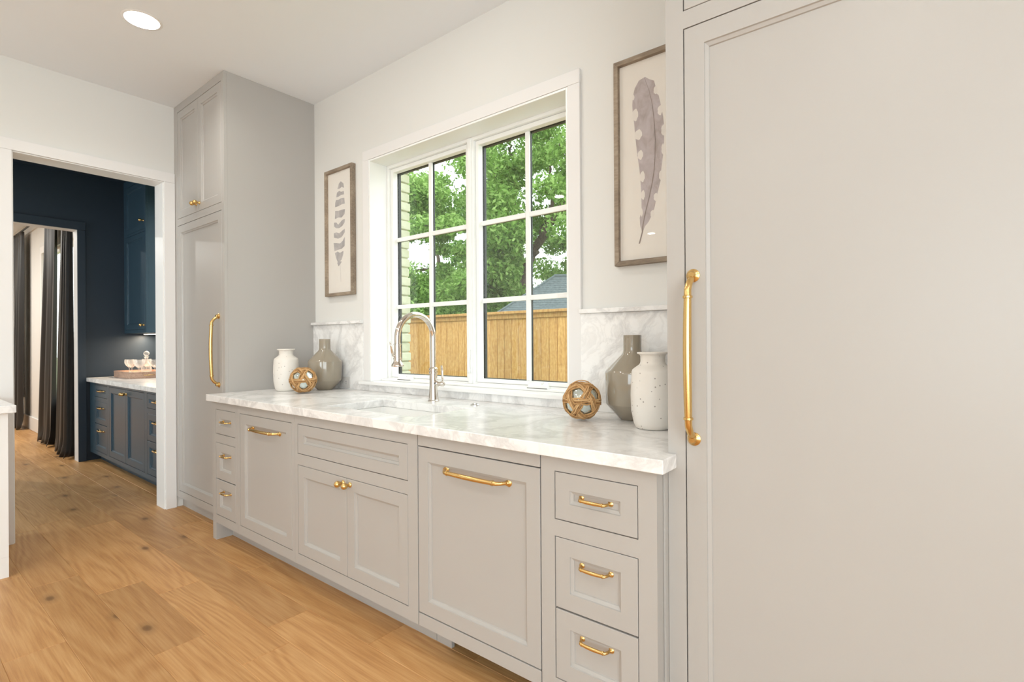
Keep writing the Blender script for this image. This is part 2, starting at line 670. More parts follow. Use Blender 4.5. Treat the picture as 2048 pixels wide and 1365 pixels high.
# ---- walls
WX0, WX1, WZ0, WZ1 = 0.660, 2.217, 0.958, 2.451     # kitchen window opening
structure(MB().cells([XL - 0.144, WX0, WX1, XR + 0.15], [-0.02, WZ0, WZ1, H + 0.1], [(WX0, WX1, WZ0, WZ1)], YW, 0.955).build('wall_window', 'wall'))
DY0, DY1, DZ = -0.796, 0.011, 2.44                  # doorway opening
structure(MB().cells([YB - 0.1, DY0 - 0.015, DY1 + 0.015, YW], [-0.015, DZ + 0.015, H + 0.1], [(DY0 - 0.015, DY1 + 0.015, -0.02, DZ + 0.015)], XL, XL - 0.145, 'yz').build('wall_left', 'wall'))
RW = (-5.1, -1.7, 0.3, 2.75)
structure(MB().cells([YB - 0.1, RW[0], RW[1], YW], [-0.02, 0.3, 2.75, H + 0.1], [RW], XR, XR + 0.15, 'yz').build('wall_right', 'wall'))
w = sempty('window_3')
MB().cells([-5.1, -5.04, -3.43, -3.37, -1.76, -1.7], [0.3, 0.36, 2.69, 2.75], [(-5.04, -3.43, 0.36, 2.69), (-3.37, -1.76, 0.36, 2.69)], XR + 0.06, XR + 0.12, 'yz').build('window_frame', 'vinyl', w)
MB().box(XR + 0.088, XR + 0.092, -5.08, -1.72, 0.32, 2.73).build('pane', 'pane', w)
bw = [(3.4, 5.8, 0.3, 2.75)]
structure(MB().cells([XL - 0.1, 3.4, 5.8, XR + 0.1], [-0.02, 0.3, 2.75, H + 0.1], bw, YB - 0.15, YB).build('wall_back', 'wall'))
for i, (a, b, c, d) in enumerate(bw):
    w = sempty('window_%d' % (i + 2))
    MB().cells([a, a + 0.06, (a + b) / 2 - 0.03, (a + b) / 2 + 0.03, b - 0.06, b], [c, c + 0.06, (c + d) / 2, (c + d) / 2 + 0.04, d - 0.06, d],
               [(a + 0.06, (a + b) / 2 - 0.03, c + 0.06, (c + d) / 2), ((a + b) / 2 + 0.03, b - 0.06, c + 0.06, (c + d) / 2), (a + 0.06, (a + b) / 2 - 0.03, (c + d) / 2 + 0.04, d - 0.06), ((a + b) / 2 + 0.03, b - 0.06, (c + d) / 2 + 0.04, d - 0.06)],
               YB - 0.12, YB - 0.06).build('window_frame', 'vinyl', w)
    MB().box(a + 0.02, b - 0.02, YB - 0.092, YB - 0.088, c + 0.02, d - 0.02).build('pane', 'pane', w)
LX, LY = 0.18, -0.416
ceil = structure(MB().cells([XL - 0.16, LX - 0.12, LX + 0.12, XR + 0.15], [YB - 0.15, LY - 0.12, LY + 0.12, 0.955], [(LX - 0.12, LX + 0.12, LY - 0.12, LY + 0.12)], H, H + 0.12, 'xy').build('ceiling', 'ceiling'))
pv, pf = [], []
for i in range(48):
    a = 2 * math.pi * i / 48
    m = 0.12 / max(abs(math.cos(a)), abs(math.sin(a)))
    pv += [(LX + m * math.cos(a), LY + m * math.sin(a), H), (LX + 0.082 * math.cos(a), LY + 0.082 * math.sin(a), H)]
for i in range(48):
    j = (i + 1) % 48
    pf.append((2 * i, 2 * j, 2 * j + 1, 2 * i + 1))
MB().add(pv, pf).build('ceiling_patch', 'ceiling', ceil)

# doorway lining and casings (kitchen side)
d1 = sempty('door_1')
MB().box(XL - 0.163, XL + 0.0, DY0 - 0.014, DY0, 0, DZ).box(XL - 0.163, XL + 0.0, DY1, DY1 + 0.014, 0, DZ).box(XL - 0.163, XL + 0.0, DY0 - 0.014, DY1 + 0.014, DZ, DZ + 0.014).build('jamb', 'trim', d1)
CW = 0.071
MB().box(XL + 0.0005, XL + 0.0175, DY0 - 0.006 - CW, DY0 - 0.006, 0, DZ + 0.006).build('casing', 'casing', d1, bevel=0.002)
MB().box(XL + 0.0005, XL + 0.0175, DY1 + 0.006, DY1 + 0.006 + CW, 0, DZ + 0.006).build('casing', 'casing', d1, bevel=0.002)
MB().box(XL + 0.0005, XL + 0.0175, DY0 - 0.006 - CW, DY1 + 0.006 + CW, DZ + 0.0065, DZ + 0.0065 + CW).build('casing', 'casing', d1, bevel=0.002)

# ---- the window over the sink
win = sempty('window_1')
CWW = 0.066
cz = YW - 0.018
MB().box(WX0 - CWW, WX0, cz, YW - 0.0005, 0.979, WZ1).build('casing', 'casing', win, bevel=0.002)
MB().box(WX1, WX1 + CWW, cz, YW - 0.0005, 0.979, WZ1).build('casing', 'casing', win, bevel=0.002)
MB().box(WX0 - CWW, WX1 + CWW, cz, YW - 0.0005, WZ1 + 0.0005, WZ1 + CWW).build('casing', 'casing', win, bevel=0.002)
# white lining with a small bead at the front
MB().box(WX0 + 0.001, WX0 + 0.012, cz + 0.002, 0.852, 0.979, WZ1 - 0.001).build('jamb', 'vinyl', win, bevel=0.0015)
MB().box(WX1 - 0.012, WX1 - 0.001, cz + 0.002, 0.852, 0.979, WZ1 - 0.001).build('jamb', 'vinyl', win, bevel=0.0015)
MB().box(WX0 + 0.0125, WX1 - 0.0125, cz + 0.002, 0.852, WZ1 - 0.012, WZ1 - 0.001).build('jamb', 'vinyl', win, bevel=0.0015)
st = MB().box(WX0 - 0.085, WX1 + 0.085, 0.683, YW - 0.001, 0.9585, 0.9785)
st.box(WX0 + 0.001, WX1 - 0.001, YW - 0.001, 0.86, 0.9585, 0.9785)
st.build('stool', 'trim', win, bevel=0.003)
MB().box(WX0 + 0.0125, WX1 - 0.0125, 0.80, 0.8525, 0.979, 0.991).build('sill_step', 'vinyl', win, bevel=0.002)
# frame with mullion
GL = [(0.7165, 1.397), (1.500, 2.176)]
GZ0, GZ1 = 1.0202, 2.393
fx0, fx1, fz0, fz1 = WX0 + 0.001, WX1 - 0.001, 0.979, WZ1 - 0.001
so = [(0.690, 1.425), (1.477, 2.197)]
sz0, sz1 = 0.998, 2.421
MB().cells([fx0, so[0][0], so[0][1], so[1][0], so[1][1], fx1], [fz0, sz0, sz1, fz1], [(so[0][0], so[0][1], sz0, sz1), (so[1][0], so[1][1], sz0, sz1)], 0.853, 0.945).build('frame', 'vinyl', win, bevel=0.003)
MB().box(1.438, 1.464, 0.844, 0.8535, fz0 + 0.012, fz1 - 0.013).build('mullion_cover', 'vinyl', win, bevel=0.003)
ZS = (GZ1 - GZ0) / 3
for si, ((a, b), (ga, gb)) in enumerate(zip(so, GL)):
    sash = MB().cells([a + 0.001, ga, gb, b - 0.001], [sz0 + 0.001, GZ0, GZ1, sz1 - 0.001], [(ga, gb, GZ0, GZ1)], 0.872, 0.911).build('sash', 'vinyl', win, bevel=0.003)
    MB().cells([a + 0.001, ga + 0.003, gb - 0.003, b - 0.001], [sz0 + 0.001, GZ0 + 0.003, GZ1 - 0.003, sz1 - 0.001], [(ga + 0.003, gb - 0.003, GZ0 + 0.003, GZ1 - 0.003)], 0.9195, 0.938).build('outer_sash', 'black', sash)
    mid = (ga + gb) / 2
    zs = [GZ0 + ZS, GZ0 + 2 * ZS]
    MB().box(mid - 0.0135, mid + 0.0135, 0.897, 0.9115, GZ0 + 0.0005, GZ1 - 0.0005).build('muntin', 'vinyl', sash, bevel=0.002)
    MB().box(mid - 0.0115, mid + 0.0115, 0.9195, 0.929, GZ0 + 0.003, GZ1 - 0.003).build('outer_muntin', 'black', sash)
    for z in zs:
        for p, q in ((ga, mid - 0.014), (mid + 0.014, gb)):
            MB().box(p + 0.0005, q - 0.0005, 0.897, 0.9115, z - 0.0135, z + 0.0135).build('muntin', 'vinyl', sash, bevel=0.002)
            MB().box(p + 0.003, q - 0.003, 0.9195, 0.929, z - 0.0115, z + 0.0115).build('outer_muntin', 'black', sash)
    for p, q in ((ga, mid), (mid, gb)):
        for r_ in range(3):
            MB().box(p + 0.0005, q - 0.0005, 0.912, 0.919, GZ0 + ZS * r_ + 0.0005, GZ0 + ZS * (r_ + 1) - 0.0005).build('pane', 'pane', sash)
    # crank operator cover on the sill
    cx = 0.90 if si == 0 else 1.962
    mb = MB()
    w, zb = 0.068, 0.9912
    mb.add([(cx - w, 0.803, zb), (cx + w, 0.803, zb), (cx + w - 0.012, 0.842, zb), (cx - w + 0.012, 0.842, zb), (cx - w + 0.006, 0.806, zb + 0.016), (cx + w - 0.006, 0.806, zb + 0.016), (cx + w - 0.022, 0.84, zb + 0.034), (cx - w + 0.022, 0.84, zb + 0.034)],
           [(0, 3, 2, 1), (4, 5, 6, 7), (0, 1, 5, 4), (1, 2, 6, 5), (2, 3, 7, 6), (3, 0, 4, 7)])
    mb.tube([(cx + 0.03, 0.806, zb + 0.022), (cx + 0.036, 0.800, zb + 0.03), (cx + 0.046, 0.800, zb + 0.032)], 0.005, 8)
    mb.build('crank_cover', 'vinyl', win, bevel=0.003)
    MB().box(cx - w + 0.004, cx + w - 0.004, 0.8015, 0.803, zb + 0.0005, zb + 0.003).build('crank_slot', 'dark', win)
# sash lock lever on the mullion
MB().tube([(1.451, 0.839, 1.055), (1.447, 0.833, 1.085), (1.450, 0.829, 1.12), (1.456, 0.833, 1.16), (1.458, 0.838, 1.19)], [0.009, 0.008, 0.006, 0.005, 0.003], 10).build('lock_lever', 'vinyl', win, smooth=True)

# brick reveal outside
wx = sempty('wall_outside')
MB().cells([-1.05, WX0 - 0.02, WX1 + 0.02, 6.4], [-0.6, WZ0 - 0.02, WZ1 + 0.02, 3.2], [(WX0 - 0.02, WX1 + 0.02, WZ0 - 0.02, WZ1 + 0.02)], 0.958, 1.0).build('sheathing', 'brick', wx)
bm0 = None
for side in (0, 1):
    z, k = 0.9, 0
    while z < 2.5:
        ln = 0.2 if k % 2 else 0.1
        xe = (0.628 if side == 0 else 2.249) + random.uniform(-0.006, 0.006)
        x0, x1 = (xe - ln, xe) if side == 0 else (xe, xe + ln)
        cx, cw = (x0 + x1) / 2, ln / 2
        b = MB().box(-cw, cw, -0.045, 0.045, -0.029, 0.029).build('brick', 'brick', None, bevel=0.006)
        b.parent = wx
        b.location = (cx, 1.048 + random.uniform(-0.004, 0.004), z + 0.03)
        z += 0.0675
        k += 1
MB().box(0.42, 0.612, 1.004, 1.085, 0.9, 2.52).build('mortar', 'brick', wx)
MB().box(2.262, 2.44, 1.004, 1.085, 0.9, 2.52).build('mortar', 'brick', wx)

# ---- marble backsplash with its ledge
bs = thing('backsplash', (1.4, YW - 0.001, ZC + 0.0005), 'white marble backsplash with a thin ledge, low beneath the window', 'backsplash')
LZ = 1.365
XT, XF = -0.025, 2.957
MB().box(XT + 0.0008, WX0 - CWW - 0.0007, YW - 0.02, YW - 0.001, ZC + 0.0005, LZ).build('slab', 'marble', bs, bevel=0.001)
MB().box(WX1 + CWW + 0.0007, XF - 0.0008, YW - 0.02, YW - 0.001, ZC + 0.0005, LZ).build('slab', 'marble', bs, bevel=0.001)
MB().box(WX0 - CWW - 0.0003, WX1 + CWW + 0.0003, YW - 0.02, YW - 0.001, ZC + 0.0005, 0.958).build('slab', 'marble', bs, bevel=0.001)
MB().box(XT + 0.0008, WX0 - CWW - 0.0007, YW - 0.042, YW - 0.001, LZ + 0.0003, LZ + 0.021).build('ledge', 'marble', bs, bevel=0.003)
MB().box(WX1 + CWW + 0.0007, XF - 0.0008, YW - 0.042, YW - 0.001, LZ + 0.0003, LZ + 0.021).build('ledge', 'marble', bs, bevel=0.003)


# ================================================================== CABINETRY
def shaker(a0, a1, z0, z1, fw=0.055, th=0.02, gap=0.0027):
    """inset panelled front in local (a, depth, z); depth 0 = face, growing inwards"""
    a0, a1, z0, z1 = a0 + gap, a1 - gap, z0 + gap, z1 - gap
    fw = min(fw, (a1 - a0) * 0.3, (z1 - z0) * 0.36)
    loops = [(0.0, th), (0.0, 0.0012), (0.0012, 0.0), (fw, 0.0), (fw + 0.0015, 0.0045), (fw + 0.0105, 0.0085), (fw + 0.012, 0.0125)]
    mb = MB()
    vs = []
    for off, d in loops:
        vs += [(a0 + off, d, z0 + off), (a1 - off, d, z0 + off), (a1 - off, d, z1 - off), (a0 + off, d, z1 - off)]
    fs = []
    for i in range(len(loops) - 1):
        for k in range(4):
            l = (k + 1) % 4
            fs.append((i * 4 + k, i * 4 + l, (i + 1) * 4 + l, (i + 1) * 4 + k))
    n = (len(loops) - 1) * 4
    fs.append((n, n + 1, n + 2, n + 3))
    fs.append((0, 3, 2, 1))
    mb.add(vs, fs)
    return mb


PANEL = 0.0125


def pull(mb, length, proj, r, horiz=True):
    """bowed bar pull, centred at the origin, feet at depth 0, standing out along -depth"""
    n = 22
    pts, rad = [], []
    L = length / 2
    for i in range(n + 1):
        t = -1 + 2 * i / n
        s_ = abs(t)
        if s_ > 0.80:
            k = (1 - s_) / 0.20
            d = proj * 0.88 * math.sin(k * math.pi / 2) ** 0.9
            a = math.copysign(L * (1 - 0.13 * (1 - math.cos(k * math.pi / 2))), t) if False else t * L * (1 - 0.0)
        else:
            d = proj * (0.88 + 0.12 * math.cos(s_ / 0.80 * math.pi / 2))
            a = t * L
        pts.append((a, -d - 0.002, 0))
        rad.append(r * (0.72 + 0.28 * math.cos(min(1, s_) * math.pi / 2) ** 0.6))
    pts = [(-L, 0, 0)] + pts[1:-1] + [(L, 0, 0)]
    st0 = len(mb.v)
    mb.tube(pts, rad, 12)
    for s_ in (-1, 1):
        mb.lathe([(r * 1.6, 0), (r * 1.6, r * 0.3), (r * 1.2, r * 0.6), (r * 0.85, r * 0.9), (r * 1.0, r * 1.4), (r * 0.7, r * 1.8)], (s_ * L, 0, 0), 'y-', 20)
        # ring beads
        q = Vector(pts[3 if s_ < 0 else -4])
        mb.lathe([(r * 0.7, -r * 0.5), (r * 1.12, -r * 0.25), (r * 1.12, r * 0.25), (r * 0.7, r * 0.5)], tuple(q), 'x+', 16)
    if not horiz:
        mb.rot(lambda x, y, z: (z, y, x), st0)
    return mb


def knob(mb):
    prof = [(0.0125, 0), (0.0125, 0.003), (0.008, 0.006), (0.0065, 0.012), (0.0085, 0.016)]
    R = 0.0155
    for i in range(1, 13):
        a = math.pi * (0.18 + 0.82 * i / 12)
        prof.append((max(R * math.sin(a), 0.0), 0.031 - R * math.cos(a)))
    mb.lathe(prof, (0, 0, 0), 'y-', 24)
    return mb


def faceY(mb, y0, cx=0, cz=0):
    """local (a, depth, z) -> world front facing -Y"""
    return mb.rot(lambda a, d, z: (a + cx, y0 + d, z + cz))


def faceX(mb, x0, cy=0, cz=0):
    """front facing +X"""
    return mb.rot(lambda a, d, z: (x0 - d, a + cy, z + cz))


def front(name, parent, a0, a1, z0, z1, y0, mat='cabinet', hw=None, fw=0.055, hwmat='brass'):
    o = faceY(shaker(a0, a1, z0, z1, fw), y0).build(name, mat, parent)
    if hw:
        kind = hw[0]
        if kind == 'pull':
            _, cx, cz_, ln, pr_, r, hz, onpanel = hw
            faceY(pull(MB(), ln, pr_, r, hz), y0 + (PANEL if onpanel else 0), cx, cz_).build('pull', hwmat, o, smooth=True, auto=50)
        else:
            _, cx, cz_ = hw
            faceY(knob(MB()), y0, cx, cz_).build('knob', hwmat, o, smooth=True, auto=50)
    return o


def carcass(parent, x0, x1, y0, y1, z0, z1, mat='cabinet'):
    t = 0.017
    e = 0.0006
    mb = MB()
    mb.box(x0 + e, x0 + t, y0, y1, z0, z1)
    mb.box(x1 - t, x1 - e, y0, y1, z0, z1)
    mb.box(x0 + t, x1 - t, y0, y1, z0, z0 + t)
    mb.box(x0 + t, x1 - t, y1 - t, y1, z0 + t, z1)
    return mb.build('carcass', mat, parent)


def frame_face(parent, x0, x1, z0, z1, openings, y0, mat='cabinet', th=0.02):
    us = [x0, x1] + [o[0] for o in openings] + [o[1] for o in openings]
    vs_ = [z0, z1] + [o[2] for o in openings] + [o[3] for o in openings]
    return MB().cells(us, vs_, openings, y0, y0 + th).build('face_frame', mat, parent)


ZT, ZB, ZR = 0.8246, 0.1621, 0.1092
D1B, D2T, D3T = 0.670, 0.617, 0.3887
YBK = 0.708
base = {}


def base_unit(name, x0, x1, opens, label, cat, foot_l=False, foot_r=False):
    t = thing(name, ((x0 + x1) / 2, 0.35, 0), label, cat)
    e = 0.0002
    frame_face(t, x0 + e, x1 - e, ZR, ZCB - 0.0005, opens, YF)
    carcass(t, x0 + e, x1 - e, YF + 0.0205, YBK, ZR, ZCB - 0.002)
    MB().box(x0 + e + (0.05 if foot_l else 0), x1 - e, 0.098, 0.114, 0, ZR - 0.0005).build('toe_kick', 'cabinet', t)
    if foot_l:
        MB().box(x0 + e, x0 + 0.05, YF, 0.114, 0, ZR - 0.0005).build('foot', 'cabinet', t, bevel=0.001)
    if foot_r:
        MB().box(x1 - 0.055, x1 - e, YF, 0.0978, 0, ZR - 0.0005).build('foot', 'cabinet', t, bevel=0.001)
    return t


def three_drawers(t, a, b, y0=YF, mat='cabinet', hwmat='brass', plen=0.10):
    m = (a + b) / 2
    front('drawer', t, a, b, D1B, ZT, y0, mat, ('pull', m, 0.751, plen, 0.030, 0.0056, True, True), 0.053, hwmat)
    front('drawer', t, a, b, D3T + 0.0002, D2T, y0, mat, ('pull', m, 0.541, plen, 0.030, 0.0056, True, True), 0.053, hwmat)
    front('drawer', t, a, b, ZB, D3T - 0.0002, y0, mat, ('pull', m, 0.314, plen, 0.030, 0.0056, True, True), 0.053, hwmat)


DR = [(D1B, ZT), (ZB, D2T)]
t = base_unit('drawer_cabinet', 0.0, 0.354, [(0.0487, 0.3242, a, b) for a, b in DR], 'narrow greige three-drawer base cabinet beside the tall cabinet and doorway', 'cabinet', foot_l=True)
three_drawers(t, 0.0487, 0.3242)
t = base_unit('pullout_cabinet', 0.3545, 1.007, [(0.3849, 0.9782, ZB, ZT)], 'greige base cabinet with one tall pull-out front between drawers and sink doors', 'cabinet')
front('pullout_front', t, 0.3849, 0.9782, ZB, ZT, YF, hw=('pull', 0.680, 0.750, 0.305, 0.042, 0.0088, True, True))
SB, DT, XM = 0.6726, 0.6176, 1.4650
t = base_unit('sink_cabinet', 1.0075, 1.9515, [(1.0359, 1.8925, SB, ZT), (1.0359, 1.8925, ZB, DT)], 'greige sink base cabinet with two knobbed doors under a blank drawer front', 'cabinet')
front('false_drawer', t, 1.0359, 1.8925, SB, ZT, YF, fw=0.0535)
front('door', t, 1.0359, XM + 0.001, ZB, DT, YF, hw=('knob', XM - 0.027, 0.590))
front('door', t, XM - 0.001, 1.8925, ZB, DT, YF, hw=('knob', XM + 0.027, 0.590))
# dishwasher behind a matching panel
t = thing('dishwasher', (2.254, 0.35, 0), 'panel-front dishwasher with a wide brass pull beside the sink doors', 'dishwasher')
w0, w1 = 1.9545, 2.5525
front('door', t, w0 - 0.001, w1 + 0.001, 0.161, 0.825, YF, hw=('pull', 2.2585, 0.750, 0.305, 0.042, 0.0088, True, True))
MB().box(w0 + 0.001, w1 - 0.001, YF, YF + 0.02, 0.8263, ZCB - 0.0005).build('top_strip', 'cabinet', t, bevel=0.001)
MB().box(w0 + 0.001, w1 - 0.001, YF, YF + 0.02, ZR, 0.1592).build('bottom_strip', 'cabinet', t, bevel=0.001)
MB().box(w0 + 0.004, w1 - 0.004, YF + 0.0205, 0.69, ZR, ZCB - 0.003).build('tub', 'dark', t)
MB().box(2.04, w1, 0.14, 0.15, 0, ZR - 0.0005).build('toe_kick', 'dark', t)
MB().box(w0, 2.0395, 0.098, 0.114, 0, ZR - 0.0005).build('toe_return', 'cabinet', t)
t = base_unit('drawer_cabinet', 2.556, 2.951, [(2.6084, 2.8948, a, b) for a, b in DR], 'wide-stiled greige three-drawer base cabinet between dishwasher and the large tall cabinet', 'cabinet', foot_r=True)
three_drawers(t, 2.6084, 2.8948)
MB().box(2.9511, 2.9566, 0.045, 0.0672, 0.0, ZCB - 0.002).build('filler', 'cabinet', t)

# ---- marble worktop with the sink cut out
SKX0, SKX1, SKY0, SKY1 = 1.149, 1.816, 0.080, 0.452
wt = MB()
wt.cells([-0.0245, -0.0164, SKX0, SKX1, 2.9562, 2.9826], [-0.032, YR - 0.0006, YT - 0.0006, SKY0 + 0.02, SKY1, YW - 0.0005],
         [(SKX0, SKX1, SKY0 + 0.02, SKY1), (-0.03, -0.0164, -0.04, YT - 0.0006), (2.9562, 3.0, YR - 0.0006, 1)], ZCB, ZC, 'xy')
tag(wt.build('worktop', 'marble', None, bevel=0.003, bevseg=3, origin=(1.47, 0.35, ZCB)), 'long thick white marble worktop with grey veins beneath the window', 'countertop')

# ---- sink
sk = thing('sink', (1.4825, 0.276, 0.66), 'white rectangular undermount sink set into the marble worktop', 'sink')
mb = MB()
a0, a1, b0, b1 = SKX0 - 0.004, SKX1 + 0.004, SKY0 + 0.016, SKY1 + 0.004


def rrect(x0, x1, y0, y1, r, z, n=6):
    o = []
    for cx, cy, s0 in ((x1 - r, y1 - r, 0), (x0 + r, y1 - r, 90), (x0 + r, y0 + r, 180), (x1 - r, y0 + r, 270)):
        for i in range(n + 1):
            a = math.radians(s0 + 90 * i / n)
            o.append((cx + r * math.cos(a), cy + r * math.sin(a), z))
    return o


loops = [rrect(a0 - 0.012, a1 + 0.012, b0 - 0.012, b1 + 0.012, 0.03, 0.874), rrect(a0, a1, b0, b1, 0.025, 0.874), rrect(a0 + 0.004, a1 - 0.004, b0 + 0.004, b1 - 0.004, 0.025, 0.70), rrect(a0 + 0.02, a1 - 0.02, b0 + 0.02, b1 - 0.02, 0.03, 0.675), rrect(a0 + 0.3, a1 - 0.3, b0 + 0.15, b1 - 0.15, 0.02, 0.672)]
m_ = len(loops[0])
vs, fs = [], []
for lp in loops:
    vs += lp
for j in range(len(loops) - 1):
    for i in range(m_):
        k = (i + 1) % m_
        fs.append((j * m_ + i, j * m_ + k, (j + 1) * m_ + k, (j + 1) * m_ + i))
fs.append(tuple((len(loops) - 1) * m_ + i for i in range(m_)))
mb.add(vs, fs).build('basin', 'porcelain', sk, smooth=True, auto=40)
MB().lathe([(0.045, 0), (0.045, 0.003), (0.03, 0.004), (0.028, 0.001), (0.0, 0.001)], (1.4825, 0.28, 0.674)).build('drain', 'chrome', sk, smooth=True, auto=30)

# ---- faucet
FX, FY = 1.450, 0.553
fa = thing('faucet', (FX, FY, ZC), 'polished nickel pull-down kitchen faucet with tall arched spout and side lever', 'faucet')
MB().lathe([(0.031, 0), (0.031, 0.006), (0.027, 0.010), (0.0265, 0.02), (0.0225, 0.05), (0.0205, 0.09), (0.0205, 0.150), (0.0245, 0.152), (0.0245, 0.160), (0.0205, 0.162), (0.0205, 0.168), (0.0245, 0.170), (0.0245, 0.178), (0.019, 0.184), (0.0165, 0.186)], (FX, FY, ZC + 0.0003)).build('body', 'nickel', fa, smooth=True, auto=35)
pts = [(FX, FY, ZC + 0.18), (FX, FY, ZC + 0.26)]
RA = 0.122
for i in range(0, 25):
    a = math.pi * i / 24
    pts.append((FX, FY - RA + RA * math.cos(a), ZC + 0.345 + RA * math.sin(a)))
pts.append((FX, FY - 2 * RA, ZC + 0.312))
spout = MB().tube(pts, 0.0155, 18).build('spout', 'nickel', fa, smooth=True, auto=60)
hx, hy, hz = FX, FY - 2 * RA, ZC + 0.2
head = MB().lathe([(0.030, 0.0), (0.031, 0.004), (0.030, 0.010), (0.022, 0.020), (0.0195, 0.030), (0.0195, 0.034), (0.0215, 0.036), (0.0215, 0.042), (0.019, 0.044), (0.0175, 0.108), (0.0195, 0.110), (0.0195, 0.114), (0.0158, 0.116)], (hx, hy, hz)).build('spray_head', 'nickel', fa, smooth=True, auto=35)
MB().tube([(hx, hy - 0.018, hz + 0.052), (hx, hy - 0.028, hz + 0.055), (hx, hy - 0.034, hz + 0.075), (hx, hy - 0.040, hz + 0.105), (hx, hy - 0.047, hz + 0.125)], [0.005, 0.006, 0.006, 0.005, 0.003], 10).build('spray_trigger', 'nickel', head, smooth=True)
lev = MB().lathe([(0.013, 0.014), (0.016, 0.030), (0.017, 0.036), (0.013, 0.040), (0.012, 0.060), (0.015, 0.064), (0.015, 0.074), (0.009, 0.080), (0.007, 0.088), (0.0, 0.090)], (FX, FY, ZC + 0.098), 'x+', 24).build('lever_hub', 'nickel', fa, smooth=True, auto=35)
MB().tube([(FX + 0.070, FY, ZC + 0.108), (FX + 0.071, FY, ZC + 0.125), (FX + 0.068, FY, ZC + 0.165), (FX + 0.063, FY, ZC + 0.196)], [0.005, 0.0065, 0.0085, 0.006], 12, flat=0.6).build('lever', 'nickel', lev, smooth=True)

asw = MB().lathe([(0.024, 0), (0.024, 0.003), (0.021, 0.006), (0.014, 0.0065), (0.0135, 0.010), (0.0, 0.0105)], (1.753, 0.556, ZC + 0.0003)).build('air_switch', 'chrome', None, smooth=True, auto=30, origin=(1.753, 0.556, ZC))
tag(asw, 'small round chrome disposal button set in the worktop behind the sink', 'button')

# ---- outlet on the backsplash
ot = thing('outlet', (0.386, YW - 0.0205, 0.96), 'pale horizontal wall outlet plate on the marble beside the taupe vase', 'outlet')
ox = 0.386
MB().box(ox - 0.0585, ox + 0.0585, YW - 0.0265, YW - 0.0206, 0.924, 0.998).build('plate', 'plastic', ot, bevel=0.002)
for s_ in (-1, 1):
    rc = MB().box(ox + s_ * 0.0195 - 0.0165, ox + s_ * 0.0195 + 0.0165, YW - 0.0285, YW - 0.0266, 0.944, 0.978).build('receptacle', 'plastic', ot, bevel=0.001)
    for dz_ in (-0.006, 0.006):
        MB().box(ox + s_ * 0.0195 - 0.005, ox + s_ * 0.0195 + 0.004, YW - 0.0289, YW - 0.0286, 0.961 + dz_ - 0.001, 0.961 + dz_ + 0.001).build('slot', 'dark', rc)


# ---- tall cabinets
def tall(name, x0, x1, yf, doors_low, doors_up, label, toe, hpull):
    t = thing(name, ((x0 + x1) / 2, (yf + YW) / 2, 0), label, 'cabinet')
    zt = H - 0.0008
    zlo, zl1, zu0, zu1 = (0.135, 2.1165, 2.166, 2.966)
    ops = [(doors_low[0], doors_low[-1], zlo, zl1), (doors_up[0], doors_up[-1], zu0, zu1)]
    frame_face(t, x0 + 0.0003, x1 - 0.0003, 0.085, zt, ops, yf)
    carcass(t, x0 + 0.0003, x1 - 0.0003, yf + 0.0205, YW - 0.0008, 0.085, zt)
    MB().box(x0 + 0.001, x1 - 0.001, yf + 0.045, yf + 0.06, 0, 0.0845).build('toe_kick', 'cabinet', t)
    for a, b in zip(doors_low[:-1], doors_low[1:]):
        front('door', t, a, b, zlo, zl1, yf, hw=('pull', hpull[0], hpull[1], 0.455, 0.050, 0.0116, False, False))
    m = doors_up[1]
    if len(doors_up) == 3:
        front('door', t, doors_up[0], m + 0.001, zu0, zu1, yf, hw=('knob', m - 0.027, 2.222))
        front('door', t, m - 0.001, doors_up[2], zu0, zu1, yf, hw=('knob', m + 0.027, 2.222))
    return t


tall('tall_cabinet', XL + 0.0005, XT, YT, [-0.829, -0.066], [-0.829, -0.4475, -0.066], 'greige floor-to-ceiling cabinet with paired top doors beside the doorway', True, (-0.117, 1.190))
tall('tall_cabinet', XF, 3.975, YR, [3.008, 3.922], [3.008, 3.465, 3.922], 'large greige panelled tall cabinet with long brass pull ending the worktop', True, (3.033, 1.1915))

# ---- the base cabinets along the doorway wall, only their end shows
t = thing('base_cabinet', (-0.585, -1.8, 0), 'white base cabinet whose end stands beside the doorway casing', 'cabinet')
bx0, bx1, by0, by1 = XL + 0.0185, -0.277, -2.7, -0.901
mb = MB().cells([by0, by0 + 0.05, (by0 + by1) / 2 - 0.02, (by0 + by1) / 2 + 0.02, by1 - 0.05, by1], [ZR, ZB, ZT, ZCB - 0.0005], [(by0 + 0.05, (by0 + by1) / 2 - 0.02, ZB, ZT), ((by0 + by1) / 2 + 0.02, by1 - 0.05, ZB, ZT)], bx1 - 0.02, bx1, 'yz')
mb.box(bx1 - 0.06, bx1 - 0.0002, by1 - 0.05, by1, 0, ZR - 0.0005)
mb.build('face_frame', 'trim', t)
mb = MB().box(bx0, bx1 - 0.0205, by1 - 0.018, by1, 0, ZCB - 0.001).box(bx0, bx1 - 0.0205, by0, by0 + 0.018, 0, ZCB - 0.001).box(bx0, bx0 + 0.016, by0 + 0.018, by1 - 0.018, 0, ZCB - 0.001).box(bx0 + 0.016, bx1 - 0.0205, by0 + 0.018, by1 - 0.018, ZR, ZR + 0.018)
mb.build('carcass', 'trim', t)
MB().box(bx1 - 0.12, bx1 - 0.105, by0 + 0.02, by1 - 0.02, 0, ZR - 0.001).build('toe_kick', 'trim', t)
